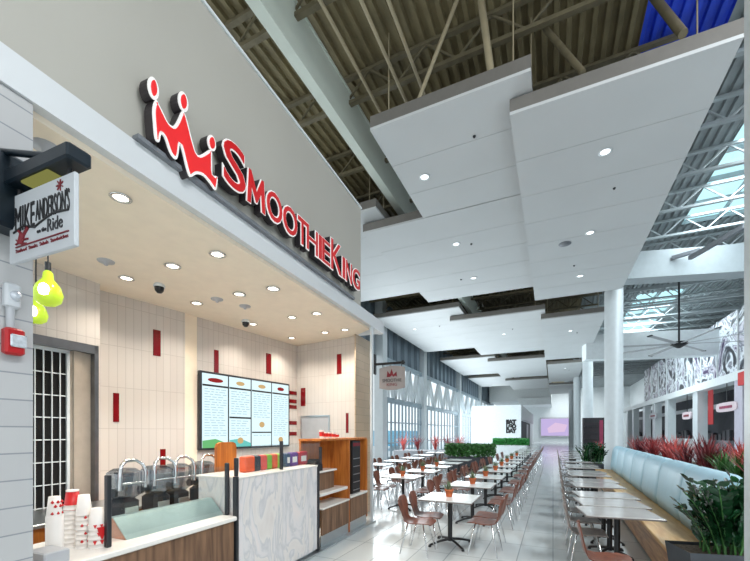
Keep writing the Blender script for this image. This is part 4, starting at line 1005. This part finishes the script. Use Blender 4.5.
hedge(on_Y(495, 440, 27.8).x, on_Y(527, 440, 27.8).x, 27.5, 28.1, 0.85, 1.3, 'leaf_bright', 'pale planter with bright green hedge before the white kiosk', 'white', 2000, 6, 0.09)

# ------------------------------------------------------------------ white kiosk, far end of the hall
kp = on_Y(482, 432, 38.0); kq = on_Y(521, 432, 38.0)
k1 = thing('white_kiosk', 'white square kiosk with black lettering beyond the hedges', 'kiosk', (0, 38.0, 0))
KD = on_X(533, 432, kq.x).y - 38.0
MB().box(kp.x - 1.0, kq.x, 0, KD, 0, 4.3).build('body', 'white', k1)
MB().box(kq.x, kq.x + 0.06, 0.05, KD, 2.9, 4.3).build('side_fascia', 'grey_plastic', k1)
MB().box(kq.x, kq.x + 0.06, 0.3, KD * 0.6, 0, 2.8).build('dark_opening', 'shop_dark', k1)
MB().box(kq.x, kq.x + 0.1, KD * 0.3, KD * 0.42, 0, 2.6).build('door_panel', 'grey_plastic', k1)
for i, wd_ in enumerate(('EAT', 'LGO', 'DAY')):
    ux0, ux1 = on_Y(506.5, 415, 38.0).x, on_Y(515.8, 415, 38.0).x
    zA_, zB_ = on_Y(511, 420 + i * 4.5, 38.0).z, on_Y(511, 423.6 + i * 4.5, 38.0).z
    vs, fs = text_geo(wd_, ux0, ux1, zB_, zA_, -0.03, 0.03, 0.05)
    MB().add(vs, fs).build('lettering', 'black', k1)
struct(MB().box(-8.6, -0.2, 58.5, 74, 6.2, 9.0).build('wall_bulkhead', 'white'))
struct(MB().box(-4.5, -0.2, 57.9, 58.4, 5.6, 6.6).build('trim_21', 'white'))
sc_ = thing('video_wall', 'glowing pale purple screen at the far end of the aisle', 'screen', (0, 73.5, 0))
xa, xb = on_Y(541, 432, 73).x, on_Y(570, 432, 73).x
MB().rbox(xa - 0.2, xb + 0.2, 0, 0.3, 0.9, 4.3, 0.05).build('frame', 'grey_plastic', sc_)
MB().box(xa, xb, -0.03, 0.02, 1.1, 4.1).build('screen', 'screen_purple', sc_)
MB().prism([(xa + 1.2, 1.6), (xb - 0.8, 1.8), (xb - 0.4, 3.0), ((xa + xb) / 2, 3.4), (xa + 1.0, 2.4)], -0.06, -0.02).build('picture', 'screen_pink', sc_)
# dark display kiosk left of the near column
dk = thing('display_kiosk', 'dark display stand with shelves and a magenta edge beside the column', 'display stand', (1.25, 20.5, 0))
xk0, xk1 = on_Y(583, 430, 20.5).x - 1.25, on_Y(605, 430, 20.5).x - 1.25
MB().box(xk0, xk1, 0, 0.6, 0.2, 2.42).build('cabinet', 'kiosk', dk)
MB().box(xk1 - 0.22, xk1 - 0.08, -0.03, 0, 0.3, 2.3).build('edge_strip', 'magenta', dk)
b = MB()
for k in range(6): b.box(xk0 + 0.05, xk1 - 0.28, -0.12, 0, 0.5 + 0.3 * k, 0.54 + 0.3 * k)
b.build('shelf_strips', 'charcoal', dk)
MB().box(xk0 + 0.05, xk1 - 0.05, -0.02, 0, 2.2, 2.34).build('header_strip', 'charcoal', dk)
for xx in (xk0 + 0.04, xk1 - 0.04): MB().box(xx - 0.04, xx + 0.04, 0.1, 0.5, 0, 0.2).build('foot', 'charcoal', dk)
cordyline(1.75, 18.4, 0.7, 'leaf_pink', 'pink spiky plant in front of the dark display stand', 'pink plants', 55, 60, 0.7)
o = MB().rbox(1.5, 2.0, 18.15, 18.65, 0, 0.7, 0.01).build('planter_box', 'white'); tag(o, 'white planter box under the pink spiky plant', 'planter')
# reddish plants by the window wall
for i, (x, y, m) in enumerate(((-5.9, 20.5, 'leaf_pink'), (-5.2, 20.6, 'leaf_red'), (-4.6, 20.7, 'leaf_pink'), (-7.4, 19.5, 'leaf_pink'), (-6.7, 19.8, 'leaf_red'))):
    cordyline(x, y, 0.75, m, 'red-pink spiky plant in the planter by the window wall, ' + ORD[i] + ' of five', 'plants by the window wall', 70 + i, 60, 0.9)
o = MB().rbox(-7.9, -4.2, 19.2, 21.0, 0, 0.75, 0.02).build('planter_box', 'shop_grey'); tag(o, 'wide grey planter box by the window wall', 'planter')

# ------------------------------------------------------------------ right-hand shops: ledge, mural, posts
RX = 8.2
struct(MB().box(RX - 0.2, RX + 0.5, 2, 60, 4.25, 4.68).build('trim_22', 'white'))
mu = MB().box(RX + 0.1, RX + 0.16, 2, 46, 4.68, 7.85).build('wall_mural', 'mural'); tag(mu, 'black, white and purple collage mural above the white ledge', 'mural')
for i in range(14):
    y = 9 + i * 2.6
    MB().box(RX + 0.04, RX + 0.12, y - 0.03, y + 0.03, 4.68, 7.85).build('joint_strip', 'white', mu)
struct(MB().box(RX + 2.2, RX + 2.3, 2, 60, 0, 4.3).build('wall_shops', 'shop_grey'))
ys = [on_X(x, 432, RX).y for x in (741, 697, 668, 655, 645, 634, 628)]
for i, y in enumerate(ys):
    struct(MB().box(RX - 0.1, RX + 0.4, y - 0.45, y + 0.45, 0, 4.25).build('trim_%d' % (31 + i), 'lilac' if i == 0 else 'column'))
for i, (xa, xb, ya, yb, m, nm, lb) in enumerate((
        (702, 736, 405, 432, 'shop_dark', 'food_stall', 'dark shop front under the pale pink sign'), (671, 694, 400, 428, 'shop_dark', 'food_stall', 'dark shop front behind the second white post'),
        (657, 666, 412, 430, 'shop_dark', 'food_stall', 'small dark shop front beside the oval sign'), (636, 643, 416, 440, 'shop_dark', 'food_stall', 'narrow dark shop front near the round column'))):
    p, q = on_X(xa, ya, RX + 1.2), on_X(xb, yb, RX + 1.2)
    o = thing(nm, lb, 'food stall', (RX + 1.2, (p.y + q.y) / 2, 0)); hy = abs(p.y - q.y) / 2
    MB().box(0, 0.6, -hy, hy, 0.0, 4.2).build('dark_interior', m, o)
    MB().box(-0.3, 0.0, -hy, hy, 0, 1.25).build('counter', 'shop_grey' if i % 2 == 0 else 'white', o)
    MB().box(-0.06, 0.0, -hy, hy, 3.2, 3.5).build('menu_strip', 'grey_plastic', o)
    b = MB(); random.seed(i)
    for k in range(9): b.rbox(-0.28, -0.1, -hy + 2 * hy * (k + .1) / 9, -hy + 2 * hy * (k + .8) / 9, 1.25, 1.25 + random.uniform(.2, .7), 0.02)
    b.build('counter_goods', 'charcoal', o)
def shop_board(x0, x1, y0, y1, X, m, nm, lb, strip=None):
    p, q = on_X(x0, y0, X), on_X(x1, y1, X); zc = (p.z + q.z) / 2; hy = abs(p.y - q.y) / 2; hz = abs(on_X((x0 + x1) / 2, y0, X).z - on_X((x0 + x1) / 2, y1, X).z) / 2
    o = thing(nm, lb, 'sign', (X, (p.y + q.y) / 2, zc))
    pts = [(hy * math.copysign(abs(math.cos(a)) ** 0.5, math.cos(a)), hz * math.copysign(abs(math.sin(a)) ** 0.5, math.sin(a))) for a in [k * PI / 8 + 0.01 for k in range(16)]]
    MB().prism(pts, -0.05, 0.05, Matrix.Rotation(PI / 2, 4, 'Z')).build('board', m, o)
    if strip: MB().box(-0.07, -0.05, -hy * 0.6, hy * 0.6, -hz * 0.3, hz * 0.25).build('stripe', strip, o)
    MB().tube([(0, 0, hz - 0.02), (0, 0, 4.26 - zc)], 0.02, 6).build('hanger', 'charcoal', o)
shop_board(717, 738, 402.5, 412, RX - 0.1, 'pink_sign', 'hanging_sign', 'pale pink lozenge sign under the white ledge at right', 'magenta')
shop_board(683, 691.5, 412, 419.5, RX - 0.1, 'pink_sign', 'hanging_sign', 'small pale oval sign with dark stripe, beside a white post', 'maroon')
shop_board(650, 657, 413, 419, RX - 0.1, 'grey_plastic', 'hanging_sign', 'small grey sign farther along the right-hand shops', 'maroon')
p, q = on_X(737.5, 374, RX - 0.4), on_X(745, 383, RX - 0.4)
o = MB().rbox(RX - 0.4, RX - 0.195, q.y, p.y, q.z - 0.05, p.z + 0.05, 0.02).build('red_box_sign', 'cup_red'); tag(o, 'small bright red box sign on the white ledge at right', 'sign')
o = MB().box(RX + 0.3, RX + 0.32, on_X(713, 432, RX + .3).y, on_X(708, 432, RX + .3).y, 2.2, 4.26).build('red_banner', 'alarm_red'); tag(o, 'red and white banner beside the pink sign', 'banner')
# white bulkheads that cross the roof opening
def bulkhead(nm, cx, cy, hx, hy, z0, z1, rz, m='bulk'):
    return struct(MB().box(-hx, hx, -hy, hy, z0, z1).build(nm, m, None, (cx, cy, 0), math.radians(rz)))
bulkhead('ceiling_bulkhead', 6.2, 18.4, 4.2, 0.35, 7.55, 8.55, 15)
bulkhead('ceiling_bulkhead', 6.0, 27.0, 4.4, 0.4, 6.05, 7.5, 12, 'white')
for nm, p, q in (('ceiling_duct', on_z(690, 258, 7.6), on_z(745, 226, 7.6)), ('ceiling_duct', on_z(672, 258, 8.2), on_z(700, 250, 8.2))):
    struct(MB().bar(p, q, 0.12, 0.12).build(nm, 'shop_grey'))
# big ceiling fan
hub = on_z(679, 344, 5.6)
fn = thing('ceiling_fan', 'large dark ceiling fan on a long rod at right', 'ceiling fan', hub)
MB().tube([(0, 0, 0.1), (0, 0, 9.2 - hub.z)], 0.04, 8).build('rod', 'charcoal', fn)
MB().lathe([(0.12, 0.12), (0.3, 0.08), (0.32, -0.02), (0.2, -0.1), (0.06, -0.18)], 18).build('motor', 'black', fn)
for k in range(8):
    a = k * PI / 4 + 0.2; mx = Matrix.Rotation(a, 4, 'Z')
    b = MB(); b.rbox(0.25, 2.7, -0.085, 0.085, -0.012, 0.012, 0.008, mx @ Matrix.Rotation(0.16, 4, 'X')); bl_o = b.build('blade', 'grey_plastic', fn)
    MB().rbox(2.6, 2.72, -0.09, 0.09, -0.02, 0.02, 0.008, mx @ Matrix.Rotation(0.16, 4, 'X')).build('tip', 'charcoal', bl_o)
